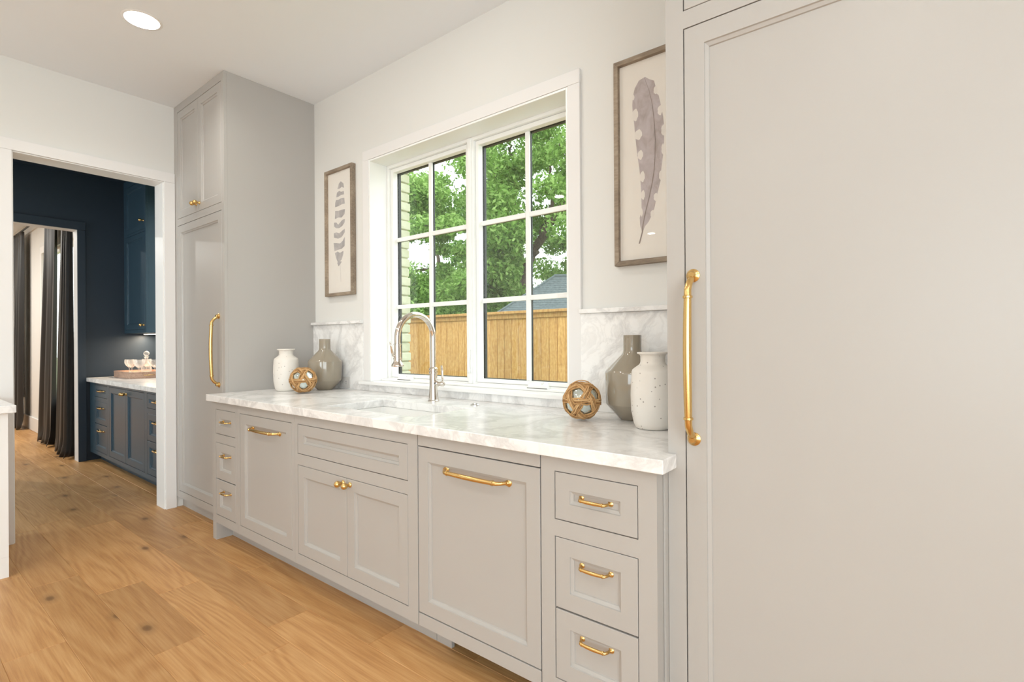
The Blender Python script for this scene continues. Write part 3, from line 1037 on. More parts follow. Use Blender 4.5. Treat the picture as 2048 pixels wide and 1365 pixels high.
for a, b, kx in ((by0 + 0.05, (by0 + by1) / 2 - 0.02, -0.035), ((by0 + by1) / 2 + 0.02, by1 - 0.05, 0.035)):
    o = faceX(shaker(a, b, ZB, ZT), bx1).build('door', 'trim', t)
    kk = knob(MB())
    faceX(kk, bx1, (b if kx < 0 else a) + kx, 0.76).build('knob', 'brass', o, smooth=True, auto=50)
tag(MB().box(bx0, -0.247, by0, -0.872, ZCB, ZC).build('worktop', 'marble', None, bevel=0.003, origin=(-0.57, -1.8, ZCB)), 'white marble worktop end jutting past the doorway casing', 'countertop')


# ================================================================== THINGS ON THE WORKTOP
def wvase(x, y, label):
    pr_ = [(0.0, 0.0), (0.055, 0.0), (0.063, 0.004), (0.070, 0.020), (0.0785, 0.065), (0.0805, 0.12), (0.079, 0.17), (0.0765, 0.208), (0.073, 0.217), (0.060, 0.227), (0.050, 0.234), (0.0455, 0.240), (0.044, 0.248), (0.0445, 0.266), (0.048, 0.272), (0.0555, 0.2745), (0.0565, 0.278), (0.055, 0.281), (0.050, 0.281), (0.042, 0.272), (0.039, 0.262), (0.039, 0.245), (0.05, 0.225), (0.065, 0.2), (0.065, 0.03), (0.0, 0.02)]
    o = MB().lathe(pr_, (x, y, ZC + 0.0004), n=56).build('vase', 'speckle', None, smooth=True, auto=60, origin=(x, y, ZC))
    tag(o, label, 'vase')


def tvase(x, y, label):
    pr_ = [(0.0, 0.0), (0.048, 0.0), (0.053, 0.003), (0.1065, 0.062), (0.1085, 0.066), (0.1115, 0.19), (0.110, 0.197), (0.105, 0.203), (0.044, 0.2655), (0.0385, 0.275), (0.037, 0.285), (0.037, 0.344), (0.036, 0.346), (0.033, 0.346), (0.032, 0.343), (0.032, 0.28), (0.09, 0.2), (0.09, 0.07), (0.0, 0.02)]
    o = MB().lathe(pr_, (x, y, ZC + 0.0004), n=64).build('vase', 'taupe', None, smooth=True, auto=28, origin=(x, y, ZC))
    tag(o, label, 'vase')


wvase(0.180, 0.392, 'speckled white ceramic vase beside the side of the tall cabinet')
tvase(0.331, 0.588, 'glossy taupe bottle vase beside the wall outlet')
tvase(2.599, 0.592, 'glossy taupe bottle vase under the mauve feather print')
wvase(2.753, 0.438, 'speckled white ceramic vase overlapping the taupe vase by the large cabinet')

PHI = (1 + 5 ** 0.5) / 2


def rope_ball(x, y, r, rot, label):
    zc = ZC + r + 0.0025
    t = thing('rope_ball', (x, y, ZC), label, 'ornament')
    gl = []
    n = 14
    for i in range(n + 1):
        a = math.pi * i / n
        gl.append((max(0.0, (r - 0.0085) * math.sin(a)), -(r - 0.0085) * math.cos(a)))
    MB().lathe(gl, (x, y, zc), n=28).build('glass_float', 'ballglass', t, smooth=True)
    axes = [(0, 1, PHI), (0, -1, PHI), (1, PHI, 0), (-1, PHI, 0), (PHI, 0, 1), (PHI, 0, -1)]
    R_ = Matrix.Rotation(rot[0], 3, 'Z') @ Matrix.Rotation(rot[1], 3, 'X') @ Matrix.Rotation(rot[2], 3, 'Y')
    for ai, ax in enumerate(axes):
        N = (R_ @ Vector(ax)).normalized()
        # start each great circle on a crossing with another one
        N2 = (R_ @ Vector(axes[(ai + 1) % 6])).normalized()
        U = N.cross(N2).normalized()
        V = N.cross(U)
        mb = MB()
        for s_ in range(4):
            off = (s_ - 1.5) * 0.0066
            pts = []
            for k in range(80):
                th = 2 * math.pi * k / 80
                rr = r - 0.0035 + 0.0022 * math.cos(5 * th + ai % 2 * math.pi) + random.uniform(-0.0006, 0.0006)
                o2 = off + 0.0013 * math.sin(9 * th + s_ * 2 + ai) + random.uniform(-0.0004, 0.0004)
                rc = math.sqrt(max(rr * rr - o2 * o2, 0))
                p = Vector((x, y, zc)) + (U * math.cos(th) + V * math.sin(th)) * rc + N * o2
                p.z = max(p.z, ZC + 0.0045)
                pts.append(p)
            mb.tube(pts, 0.0036, 6, closed=True)
        mb.build('rope_band', 'jute', t, smooth=True)
    if label.find('wire') >= 0:
        # a stiff loose cord end standing off the weave
        pts = [Vector((x, y, zc)) + (-RT * math.sin(a_) * r * 1.015 + Vector((0, 0, 1)) * math.cos(a_) * r * (1.01 + 0.05 * math.sin((a_ + 0.35) / 1.15 * math.pi))) - FW * 0.02 for a_ in [(-0.35 + 0.1 * i) for i in range(10)]]
        MB().tube(pts, 0.0022, 6).build('loose_cord', 'jute', t, smooth=True)
    return t


rope_ball(0.438, 0.368, 0.083, (3.2862, 6.2570, 1.0308), 'woven jute rope ball with glass core between the white and taupe vases near the outlet')
rope_ball(2.441, 0.453, 0.0785, (0.7386, 4.1319, 1.4342), 'woven jute rope ball with a loose wire-like cord, in front of the window casing')


# ================================================================== PICTURES
def blob(pts, y, c=None):
    """flat filled outline in the x-z plane"""
    n = len(pts)
    cx = sum(p[0] for p in pts) / n
    cz_ = sum(p[1] for p in pts) / n
    return [(cx, y, cz_)] + [(p[0], y, p[1]) for p in pts], [(0, i + 1, (i + 1) % n + 1) for i in range(n)]


def picture(x0, label, kind):
    x1, z0, z1 = x0 + 0.338, 1.568, 2.468
    yb, yf_ = YW - 0.001, YW - 0.033
    t = thing('picture', ((x0 + x1) / 2, YW, z0), label, 'picture')
    fw = 0.021
    for pl in ('l', 'r', 'b', 't'):
        mb = MB()
        if pl in 'lr':
            a, b = (x0, x0 + fw) if pl == 'l' else (x1, x1 - fw)
            q = [(a, z0), (b, z0 + fw), (b, z1 - fw), (a, z1)]
        else:
            a, b = (z0, z0 + fw) if pl == 'b' else (z1, z1 - fw)
            q = [(x0, a), (x1, a), (x1 - fw, b), (x0 + fw, b)]
        mb.add([(p, yf_, z) for p, z in q] + [(p, yb, z) for p, z in q], [(0, 1, 2, 3), (7, 6, 5, 4), (0, 4, 5, 1), (1, 5, 6, 2), (2, 6, 7, 3), (3, 7, 4, 0)])
        mb.build('frame_rail', 'framewood', t, bevel=0.0012)
    pp = MB().box(x0 + fw * 0.7, x1 - fw * 0.7, YW - 0.014, YW - 0.002, z0 + fw * 0.7, z1 - fw * 0.7).build('paper', 'paper', t)
    y = YW - 0.0143
    cx = (x0 + x1) / 2
    if kind == 'mauve':
        left = [(0.141, 0.8025), (0.1131, 0.7958), (0.094, 0.7695), (0.0842, 0.7371), (0.0808, 0.6967), (0.0837, 0.6545), (0.0897, 0.6116), (0.0938, 0.5633), (0.0985, 0.5151), (0.1045, 0.4667), (0.1117, 0.4181), (0.1164, 0.3703), (0.1192, 0.3229), (0.1207, 0.2759), (0.1216, 0.2289), (0.1121, 0.2012), (0.115, 0.1656), (0.1229, 0.1382)]
        right = [(0.1593, 0.7867), (0.1805, 0.7741), (0.1875, 0.7489), (0.1849, 0.7239), (0.201, 0.7047), (0.2096, 0.665), (0.2199, 0.6109), (0.2237, 0.5701), (0.2233, 0.5077), (0.2188, 0.452), (0.2108, 0.3968), (0.2075, 0.3462), (0.1922, 0.292), (0.1799, 0.2367), (0.1675, 0.2042), (0.1521, 0.1776), (0.1367, 0.1625), (0.126, 0.1378)]
        ol = [(x0 + p, y, z0 + q) for p, q in left + right[::-1]]
        ft = MB().add(ol, [tuple(range(len(ol)))]).build('feather', 'featherB', pp)
        spine = [(0.1379, 0.7994), (0.159, 0.7376), (0.1737, 0.6697), (0.1822, 0.5868), (0.1848, 0.5173), (0.1831, 0.4487), (0.1791, 0.3921), (0.1703, 0.3421), (0.1559, 0.2813), (0.1402, 0.2259), (0.1274, 0.1696), (0.1241, 0.138), (0.1101, 0.0901)]
        vs, fs = [], []
        for i, (p, q) in enumerate(spine):
            w = 0.0008 + 0.0024 * i / 12
            vs += [(x0 + p - w, y - 0.0004, z0 + q), (x0 + p + w, y - 0.0004, z0 + q)]
        for i in range(len(spine) - 1):
            fs.append((2 * i, 2 * i + 1, 2 * i + 3, 2 * i + 2))
        MB().add(vs, fs).build('quill', 'quill', ft)
        for sx, sz_, rx, rz in [(0.0855, 0.7308, 0.0057, 0.0118), (0.0944, 0.6515, 0.0139, 0.0265), (0.1083, 0.5626, 0.0175, 0.0222), (0.1171, 0.4726, 0.0124, 0.0204), (0.1258, 0.3772, 0.0111, 0.0233), (0.1283, 0.2979, 0.0087, 0.0204), (0.1216, 0.2231, 0.005, 0.0175), (0.1874, 0.7318, 0.0084, 0.0171), (0.2065, 0.6403, 0.0106, 0.0205), (0.2195, 0.5541, 0.0082, 0.0227), (0.2178, 0.475, 0.0059, 0.0227), (0.2076, 0.3661, 0.0071, 0.02), (0.1855, 0.2788, 0.009, 0.0172), (0.17, 0.2096, 0.0085, 0.0161)]:
            a_, b_ = blob([(x0 + sx + rx * math.cos(k * math.pi / 8) * (1 + 0.12 * math.sin(3 * k)), z0 + sz_ + rz * math.sin(k * math.pi / 8) * (1 + 0.1 * math.cos(2 * k))) for k in range(16)], y - 0.0002)
            MB().add(a_, b_).build('spot', 'spot', ft)
    else:
        bands = [[(0.1801, 0.8054), (0.2127, 0.7849), (0.2195, 0.7509), (0.1911, 0.7645), (0.1695, 0.7562), (0.1406, 0.7576), (0.1555, 0.792)], [(0.133, 0.734), (0.1621, 0.7411), (0.1836, 0.7305), (0.2164, 0.7309), (0.219, 0.7059), (0.1834, 0.7083), (0.1472, 0.7007), (0.1239, 0.7024)], [(0.1208, 0.6821), (0.1542, 0.6804), (0.1831, 0.686), (0.2215, 0.6825), (0.2267, 0.6406), (0.1898, 0.6412), (0.1537, 0.6349), (0.1085, 0.6342), (0.1118, 0.667)], [(0.1096, 0.6073), (0.1533, 0.6018), (0.1893, 0.6026), (0.2291, 0.6018), (0.2259, 0.5695), (0.1887, 0.5483), (0.1456, 0.555), (0.1046, 0.5496)], [(0.0955, 0.5259), (0.1233, 0.5234), (0.145, 0.5036), (0.1668, 0.5153), (0.1957, 0.5307), (0.2269, 0.5326), (0.2238, 0.5085), (0.1952, 0.488), (0.1592, 0.4783), (0.1229, 0.4818), (0.0951, 0.4983)], [(0.0916, 0.4511), (0.1225, 0.4527), (0.1588, 0.4419), (0.1948, 0.4552), (0.2248, 0.4658), (0.2245, 0.4388), (0.1872, 0.4109), (0.1439, 0.4058), (0.0913, 0.4193)], [(0.0879, 0.382), (0.1217, 0.3778), (0.1652, 0.3683), (0.2012, 0.3844), (0.2256, 0.41), (0.2234, 0.3447), (0.1863, 0.3286), (0.1575, 0.3278), (0.1357, 0.3262), (0.099, 0.3221)], [(0.1018, 0.3075), (0.1356, 0.3154), (0.1644, 0.3022), (0.2075, 0.3122), (0.2058, 0.2894), (0.1825, 0.2507), (0.1419, 0.2341), (0.1204, 0.2654)], [(0.1274, 0.2356), (0.1681, 0.2439), (0.1881, 0.2378), (0.1489, 0.2085)]]
        for bd in bands:
            MB().add([(x0 + p, y, z0 + q) for p, q in bd], [tuple(range(len(bd)))]).build('feather_band', 'featherA', pp)
        MB().add([(x0 + 0.1665, y - 0.0001, z0 + 0.235), (x0 + 0.1685, y - 0.0001, z0 + 0.235), (x0 + 0.1775, y - 0.0001, z0 + 0.0945), (x0 + 0.1755, y - 0.0001, z0 + 0.0945)], [(0, 1, 2, 3)]).build('quill', 'featherA', pp)
    MB().box(x0 + fw * 0.8, x1 - fw * 0.8, YW - 0.021, YW - 0.019, z0 + fw * 0.8, z1 - fw * 0.8).build('glazing', 'picglass', t)
    return t


picture(0.155, 'weathered wood frame with a grey barred feather print between tall cabinet and window', 'grey')
picture(2.466, 'weathered wood frame with a mauve white-spotted feather print above the taupe vase', 'mauve')


# ================================================================== CEILING LAMPS
def can(x, y, label, watts=CAN_W, group='recessed ceiling lights of the kitchen', z=H, col=(0.98, 0.98, 0.94)):
    t = thing('recessed_light', (x, y, z), label, 'ceiling light', group)
    MB().lathe([(0.062, -0.0004), (0.062, -0.003), (0.070, -0.006), (0.088, -0.006), (0.094, -0.003), (0.094, -0.0004)], (x, y, z), n=40, cap=False).build('trim_ring', 'trim', t, smooth=True, auto=40)
    MB().lathe([(0.061, -0.0006), (0.061, -0.0022), (0.0, -0.0022)], (x, y, z), n=40).build('lens', 'lamp', t)
    l = area('recessed_light_beam', (0, 0, -0.010), (0, 0, -1), 0.11, 0.11, watts, col, 'DISK')
    l.parent = t
    return t


t = thing('recessed_light', (LX, LY, H), 'round recessed ceiling light near the tall cabinet by the doorway', 'ceiling light', 'recessed ceiling lights of the kitchen')
MB().lathe([(0.080, 0.0), (0.081, -0.003), (0.094, -0.002), (0.096, -0.0004)], (LX, LY, H), n=48, cap=False).build('trim_ring', 'trim', t, smooth=True, auto=40)
MB().lathe([(0.0805, 0.0), (0.066, 0.045), (0.062, 0.05), (0.062, 0.075), (0.064, 0.075), (0.064, 0.052), (0.0815, 0.003)], (LX, LY, H), n=48, cap=False).build('baffle', 'trim', t, smooth=True, auto=40)
MB().lathe([(0.0615, 0.046), (0.0615, 0.049), (0.0, 0.049)], (LX, LY, H), n=48).build('lens', 'lamp', t)
l = area('recessed_light_beam', (0, 0, 0.040), (0, 0, -1), 0.11, 0.11, CAN_W, (0.98, 0.98, 0.94), 'DISK')
l.parent = t
for x, y in [(1.55, -0.416), (4.7, -0.9), (0.05, -2.12), (1.75, -2.12), (3.4, -2.12), (5.0, -2.12), (0.02, -3.75), (2.4, -3.75), (4.8, -3.75), (0.02, -5.35), (2.4, -5.35), (4.8, -5.35)]:
    can(x, y, 'round recessed ceiling light over the open kitchen floor')

# ================================================================== NAVY PASSAGE AND DRAWING ROOM
NX0, NX1 = XN, XL - 0.146
PB = (-2.62, -1.12, 1.12, 2.75)
structure(MB().cells([NX0 - 0.1, PB[0], PB[1], NX1], [-0.015, PB[2], PB[3], H + 0.1], [PB], 0.79, 0.845).build('wall_passage_back', 'navywall'))
w = sempty('window_7')  # unseen window, enlarged so its sky reflects on the wall cabinet side
MB().cells([-2.62, -2.59, -1.15, -1.12], [1.12, 1.15, 2.72, 2.75], [(-2.59, -1.15, 1.15, 2.72)], 0.80, 0.835).build('window_frame', 'navy', w)
MB().box(-2.60, -1.14, 0.815, 0.819, 1.14, 2.73).build('pane', 'pane', w)
# far end wall with the second doorway
D2Y0, D2Y1, D2Z = -0.80, 0.012, 2.435
structure(MB().cells([-3.2, D2Y0 - 0.014, D2Y1 + 0.014, 0.79], [-0.015, D2Z + 0.014, H], [(D2Y0 - 0.014, D2Y1 + 0.014, -0.02, D2Z + 0.014)], XN, XN - 0.07, 'yz').build('wall_passage_end', 'navywall'))
structure(MB().cells([-3.2, D2Y0 - 0.014, D2Y1 + 0.014, 0.79], [-0.015, D2Z + 0.014, H], [(D2Y0 - 0.014, D2Y1 + 0.014, -0.02, D2Z + 0.014)], XN - 0.0705, XN - 0.14, 'yz').build('wall_drawing_room_end', 'wall'))
PWN = (-3.0, -1.5, 0.5, 2.5)
structure(MB().cells([XN - 0.14, PWN[0], PWN[1], NX1], [-0.015, 0.5, 2.5, H], [PWN], -3.3, -3.2).build('wall_passage_side', 'navywall'))
w = sempty('window_6')  # unseen window added in this wall to light the navy cabinets
MB().cells([-3.0, -2.95, -2.27, -2.23, -1.55, -1.5], [0.5, 0.55, 2.45, 2.5], [(-2.95, -2.27, 0.55, 2.45), (-2.23, -1.55, 0.55, 2.45)], -3.28, -3.23).build('window_frame', 'vinyl', w)
MB().box(-2.97, -1.53, -3.257, -3.253, 0.53, 2.47).build('pane', 'pane', w)
structure(MB().box(XN - 0.139, NX1 - 0.0005, -3.3, 0.955, H + 0.0005, H + 0.1).build('ceiling_passage', 'navywall'))
structure(MB().box(NX1 - 0.002, NX1 - 0.0005, -3.2, DY0 - 0.016, 0, H).build('wall_passage_near', 'navywall'))
d2 = sempty('door_2')
MB().box(XN - 0.145, XN + 0.004, D2Y0 - 0.013, D2Y0, 0, D2Z).box(XN - 0.145, XN + 0.004, D2Y1, D2Y1 + 0.013, 0, D2Z).box(XN - 0.145, XN + 0.004, D2Y0 - 0.013, D2Y1 + 0.013, D2Z, D2Z + 0.013).build('jamb', 'casing', d2)
MB().box(XN + 0.0045, XN + 0.02, D2Y1 + 0.001, D2Y1 + 0.068, 0, D2Z + 0.001).build('casing', 'navywall', d2, bevel=0.002)
MB().box(XN + 0.0045, XN + 0.02, D2Y0 - 0.068, D2Y0 - 0.001, 0, D2Z + 0.001).build('casing', 'navywall', d2, bevel=0.002)
MB().box(XN + 0.0045, XN + 0.028, D2Y0 - 0.068, D2Y1 + 0.068, D2Z + 0.0015, D2Z + 0.085).build('casing', 'navywall', d2, bevel=0.002)

# navy base cabinets
NYF, NZC = 0.11, 0.881
NB = 0.775


def navy_unit(name, x0, x1, opens, label):
    t = thing(name, ((x0 + x1) / 2, 0.45, 0), label, 'cabinet')
    frame_face(t, x0 + 0.0002, x1 - 0.0002, 0.095, NZC - 0.041, opens, NYF, 'navy')
    carcass(t, x0, x1, NYF + 0.0205, NB, 0.095, NZC - 0.042, 'navy')
    MB().box(x0 + 0.001, x1 - 0.001, NYF + 0.09, NYF + 0.105, 0, 0.0945).build('toe_kick', 'navy', t)
    return t


nz = [(0.692, 0.818), (0.418, 0.648), (0.135, 0.4176)]
for x0, x1, a, b, lab in ((-3.379, -2.73, -3.20, -2.765, 'navy three-drawer base cabinet next to the second doorway wall'), (-1.640, -1.06, -1.605, -1.12, 'navy three-drawer base cabinet partly hidden behind the white doorway jamb')):
    t = navy_unit('navy_drawer_cabinet', x0, x1, [(a, b, 0.692, 0.818), (a, b, 0.135, 0.648)], lab)
    for z0, z1 in nz:
        front('drawer', t, a, b, z0, z1, NYF, 'navy', ('pull', (a + b) / 2, z1 - 0.065 if z1 < 0.7 else (z0 + z1) / 2, 0.13, 0.032, 0.0065, True, True), 0.05)
t = navy_unit('navy_door_cabinet', -2.7295, -1.6405, [(-2.697, -1.668, 0.135, 0.818)], 'navy base cabinet with two tall panelled doors and brass knobs')
front('door', t, -2.697, -2.1815, 0.135, 0.818, NYF, 'navy', ('knob', -2.212, 0.775))
front('door', t, -2.1835, -1.668, 0.135, 0.818, NYF, 'navy', ('knob', -2.153, 0.775))
tag(MB().box(XN + 0.0215, NX1 - 0.001, NYF - 0.032, 0.789, NZC - 0.04, NZC).build('worktop', 'marble', None, bevel=0.003, origin=(-2.2, 0.45, NZC - 0.04)), 'white marble worktop on the navy cabinets beyond the doorway', 'countertop')
# navy wall cabinet
t = thing('wall_cabinet', (-3.04, 0.6, 1.35), 'tall navy wall cabinet with stacked doors hanging above the serving tray', 'cabinet')
ux0, ux1, uyf = XN + 0.001, -2.69, 0.42
frame_face(t, ux0, ux1, 1.35, H - 0.001, [(ux0 + 0.04, ux1 - 0.035, 1.385, 2.40), (ux0 + 0.04, ux1 - 0.035, 2.425, 2.94)], uyf, 'navy')
carcass(t, ux0, ux1, uyf + 0.0205, 0.789, 1.351, H - 0.001, 'navy')
front('door', t, ux0 + 0.04, ux1 - 0.035, 1.385, 2.40, uyf, 'navy', ('knob', ux1 - 0.062, 1.432))
front('door', t, ux0 + 0.04, ux1 - 0.035, 2.425, 2.94, uyf, 'navy', ('knob', ux1 - 0.062, 2.512))
us = thing('under_cabinet_light', (-3.05, 0.60, 1.349), 'slim light strip under the navy wall cabinet', 'light')
MB().box(-3.35, -2.74, 0.58, 0.62, 1.341, 1.3495).build('housing', 'trim', us)
MB().box(-3.34, -2.75, 0.585, 0.615, 1.3385, 1.3408).build('diffuser', 'ledstrip', us)
l = area('under_cabinet_glow', (0, 0, -0.018), (0, 0, -1), 0.58, 0.03, 9.0, (1.0, 0.80, 0.58))
l.parent = us
# tray with decanter and glasses
tx0, tx1, ty0, ty1 = -3.245, -2.705, 0.283, 0.62
tr = thing('serving_tray', ((tx0 + tx1) / 2, (ty0 + ty1) / 2, NZC), 'pale wooden serving tray on the navy cabinet worktop', 'tray')
MB().box(tx0, tx1, ty0, ty1, NZC + 0.0005, NZC + 0.05).build('board', 'traywood', tr, bevel=0.003)
rim = MB().cells([tx0, tx0 + 0.012, tx1 - 0.012, tx1], [ty0, ty0 + 0.012, ty1 - 0.012, ty1], [(tx0 + 0.012, tx1 - 0.012, ty0 + 0.012, ty1 - 0.012)], NZC + 0.0505, NZC + 0.068, 'xy').build('rim', 'traywood', tr)
MB().tube([(tx1 + 0.002, 0.40, NZC + 0.035), (tx1 + 0.018, 0.405, NZC + 0.033), (tx1 + 0.018, 0.49, NZC + 0.033), (tx1 + 0.002, 0.495, NZC + 0.035)], 0.004, 8).build('tray_handle', 'brass', tr, smooth=True)
TZ = NZC + 0.0508
dc = thing('decanter', (-2.93, 0.49, TZ), 'clear crystal decanter with a round stopper among the stem glasses', 'decanter')
MB().lathe([(0.0, 0.0), (0.036, 0.0), (0.046, 0.01), (0.049, 0.04), (0.042, 0.075), (0.024, 0.105), (0.016, 0.125), (0.016, 0.155), (0.026, 0.166), (0.022, 0.166), (0.012, 0.155), (0.012, 0.12), (0.038, 0.07), (0.044, 0.04), (0.04, 0.014), (0.0, 0.012)], (-2.93, 0.49, TZ), n=28).build('bottle', 'crystal', dc, smooth=True, auto=50)
sp_ = [(0.009, 0.160), (0.009, 0.170)] + [(max(0.0, 0.027 * math.sin(math.pi * (0.12 + 0.88 * i / 12))), 0.2 - 0.027 * math.cos(math.pi * (0.12 + 0.88 * i / 12))) for i in range(13)]
MB().lathe(sp_, (-2.93, 0.49, TZ), n=24).build('stopper', 'crystal', dc, smooth=True, auto=50)
gp = [(0.0, 0.0), (0.028, 0.0), (0.028, 0.002), (0.006, 0.008), (0.0045, 0.02), (0.0045, 0.045), (0.012, 0.056), (0.032, 0.075), (0.043, 0.10), (0.044, 0.12), (0.041, 0.138), (0.0395, 0.138), (0.0425, 0.12), (0.0412, 0.101), (0.030, 0.077), (0.010, 0.06), (0.0, 0.058)]
g0 = None
for i, (x, y) in enumerate([(-3.085, 0.38), (-2.985, 0.375), (-2.86, 0.40), (-2.765, 0.385), (-2.78, 0.52), (-3.06, 0.53)]):
    if g0 is None:
        g0 = MB().lathe(gp, (x, y, TZ), n=24).build('stem_glass', 'crystal', None, smooth=True, auto=50, origin=(x, y, TZ))
        o = tag(g0, 'clear crystal stem glass on the wooden tray beside the decanter', 'glass', 'stem glasses on the serving tray')
    else:
        o = g0.copy()
        COL.objects.link(o)
        o.location = (x, y, TZ)

# drawing room shell
WA = (-5.75, -3.85, 0.53, 2.46)
WBb = (-8.3, -7.2, 0.53, 2.46)
RY = 0.125
structure(MB().cells([X3 - 0.1, WBb[0], WBb[1], WA[0], WA[1], XN - 0.1405], [-0.015, 0.53, 2.46, H], [WA, WBb], RY, RY + 0.1).build('wall_drawing_room', 'wall'))
structure(MB().box(X3 - 0.12, X3, -5.2, RY, -0.015, H).build('wall_drawing_room_far', 'wall'))
structure(MB().box(X3 - 0.1, XN - 0.1405, -5.3, -5.2, -0.015, H).build('wall_drawing_room_side', 'wall'))
structure(MB().box(X3 - 0.1, XN - 0.1405, -5.3, RY + 0.2, H + 0.0005, H + 0.1).build('ceiling_drawing_room', 'ceiling'))
structure(MB().box(XN - 0.1405, XN - 0.07, -5.3, -3.2, -0.015, H).build('wall_drawing_room_return', 'wall'))
structure(MB().box(X3 + 0.001, XN - 0.142, RY - 0.017, RY - 0.0005, 0.0, 0.19).build('baseboard_drawing_room', 'trim', bevel=0.004))
for i, (a, b, c, d) in enumerate((WA, WBb)):
    w = sempty('window_%d' % (i + 4))
    m = (a + b) / 2
    MB().cells([a, a + 0.05, m - 0.02, m + 0.02, b - 0.05, b], [c, c + 0.05, d - 0.05, d], [(a + 0.05, m - 0.02, c + 0.05, d - 0.05), (m + 0.02, b - 0.05, c + 0.05, d - 0.05)], RY + 0.03, RY + 0.07).build('window_frame', 'vinyl', w)
    MB().box(a + 0.02, b - 0.02, RY + 0.048, RY + 0.052, c + 0.02, d - 0.02).build('pane', 'pane', w)
    MB().cells([a - 0.09, a, b, b + 0.09], [c - 0.09, c, d, d + 0.09], [(a, b, c, d)], RY - 0.018, RY - 0.0005).build('casing', 'trim', w)


def curtain(x0t, x1t, x0, x1, yc, label, folds, seed, flare=0.0, amp=0.034):
    r_ = random.Random(seed)
    ph = [r_.uniform(0, 6) for _ in range(4)]
    nu, nv = 72, 46
    zt, zb = 2.86, 0.012
    vs, fs = [], []
    xm = (x0 + x1) / 2
    for side in (0, 1):
        for j in range(nv + 1):
            v = j / nv
            z = zt + (zb - zt) * v
            xa, xb = x0t + (x0 - x0t) * v ** 1.3, x1t + (x1 - x1t) * v ** 1.3
            am = amp * (0.55 + 0.6 * v)
            for i in range(nu + 1):
                u = i / nu
                x = xa + u * (xb - xa) + 0.012 * math.sin(2.2 * v + ph[0])
                y = yc + am * math.sin(u * folds * 2 * math.pi + ph[1] + 0.6 * math.sin(3 * v + ph[2])) + 0.3 * am * math.sin(u * folds * 4.3 * math.pi + ph[3] + 2 * v)
                x += 0.008 * math.sin(u * folds * 4 * math.pi + ph[2])
                if v > 0.93:
                    k = (v - 0.93) / 0.07
                    y -= 0.035 * k * k * (0.6 + 0.4 * math.sin(u * 23 + seed))
                    z2 = z + 0.012 * k * math.sin(u * 17 + seed)
                else:
                    z2 = z
                vs.append((x, min(y, 0.098) + side * 0.004, max(0.004, z2)))
    n1 = (nu + 1) * (nv + 1)
    for s_ in (0, 1):
        for j in range(nv):
            for i in range(nu):
                a = s_ * n1 + j * (nu + 1) + i
                fs.append((a, a + 1, a + nu + 2, a + nu + 1))
    rim_ = [i for i in range(nu + 1)]
    for i in range(nu):
        fs.append((i, i + 1, n1 + i + 1, n1 + i))
        b_ = nv * (nu + 1) + i
        fs.append((b_, b_ + 1, n1 + b_ + 1, n1 + b_))
    for j in range(nv):
        for i in (0, nu):
            a = j * (nu + 1) + i
            fs.append((a, a + nu + 1, n1 + a + nu + 1, n1 + a))
    o = MB().add(vs, fs).build('curtain', 'curtain', None, smooth=True, origin=(xm, yc, 0))
    tag(o, label, 'curtain', 'floor-length curtains of the drawing room')
    return o


curtain(-7.1, -6.58, -7.2, -6.62, 0.030, 'charcoal floor-length curtain by the farther drawing-room window', 2.6, 3)
curtain(-4.98, -4.44, -5.28, -4.64, 0.030, 'charcoal floor-length curtain with bluish sheen on the far side of the near window', 2.2, 11, 0.3)
curtain(-3.96, -3.62, -4.28, -3.63, 0.010, 'charcoal floor-length curtain pooling on the oak beside the second doorway', 3.0, 5, 0.5)
rd = thing('curtain_rod', (-5.5, 0.06, 2.87), 'dark metal curtain rod above the charcoal curtains', 'curtain rod')
MB().tube([(-8.6, 0.04, 2.875), (-3.6, 0.04, 2.875)], 0.012, 12).build('rod', 'black', rd, smooth=True)
for x in (-7.1, -5.5, -4.6, -3.66):
    MB().tube([(x, 0.124, 2.875), (x, 0.052, 2.875)], 0.007, 8).build('bracket', 'black', rd)
can(-5.3, -1.6, 'round recessed ceiling light in the drawing room', 62, 'recessed ceiling lights of the drawing room')  # unseen lamps added to brighten the drawing-room walls
can(-7.3, -1.6, 'round recessed ceiling light in the drawing room', 62, 'recessed ceiling lights of the drawing room')
can(-2.3, -0.9, 'round recessed ceiling light in the navy passage', 6, 'recessed ceiling light of the navy passage')  # unseen lamp added to lift the dark passage

# ================================================================== OUTSIDE
structure(MB().box(-80, 60, 1.1, 110, -0.65, -0.45).build('ground', 'grass'))
FYY, FZT = 4.4, 1.665
fe = thing('fence', (-1.5, FYY, -0.45), 'new cedar board fence with a flat cap beyond the window', 'fence')
pk = MB().box(-0.0625, 0.0625, -0.009, 0.009, 0, FZT - 0.04 + 0.45).build('picket', 'cedar', fe, bevel=0.002)
pk.location = (0, 0, 0)
pk.data.transform(Matrix.Translation(ORIG['fence']))
xk = -6.4
first = True
while xk < 6.4:
    o = pk if first else pk.copy()
    if not first:
        COL.objects.link(o)
    first = False
    o.location = (xk + 1.5, random.uniform(-0.004, 0.004), 0)
    xk += 0.1315
MB().box(-6.5, 6.5, FYY - 0.075, FYY + 0.06, FZT - 0.038, FZT).build('cap', 'cedar', fe, bevel=0.004)
MB().box(-6.5, 6.5, FYY - 0.032, FYY - 0.0145, FZT - 0.105, FZT - 0.0385).build('trim_board', 'cedar', fe, bevel=0.003)
for z in (0.1, 1.2):
    MB().box(-6.5, 6.5, FYY + 0.0145, FYY + 0.055, z, z + 0.09).build('rail', 'cedar', fe)


def outp(u, v, w):
    """a point at distance w along the view axis"""
    return CAM + (FW + RR * ((u - 1024) / F_PX) + UU * ((682.5 - v) / F_PX)) * w


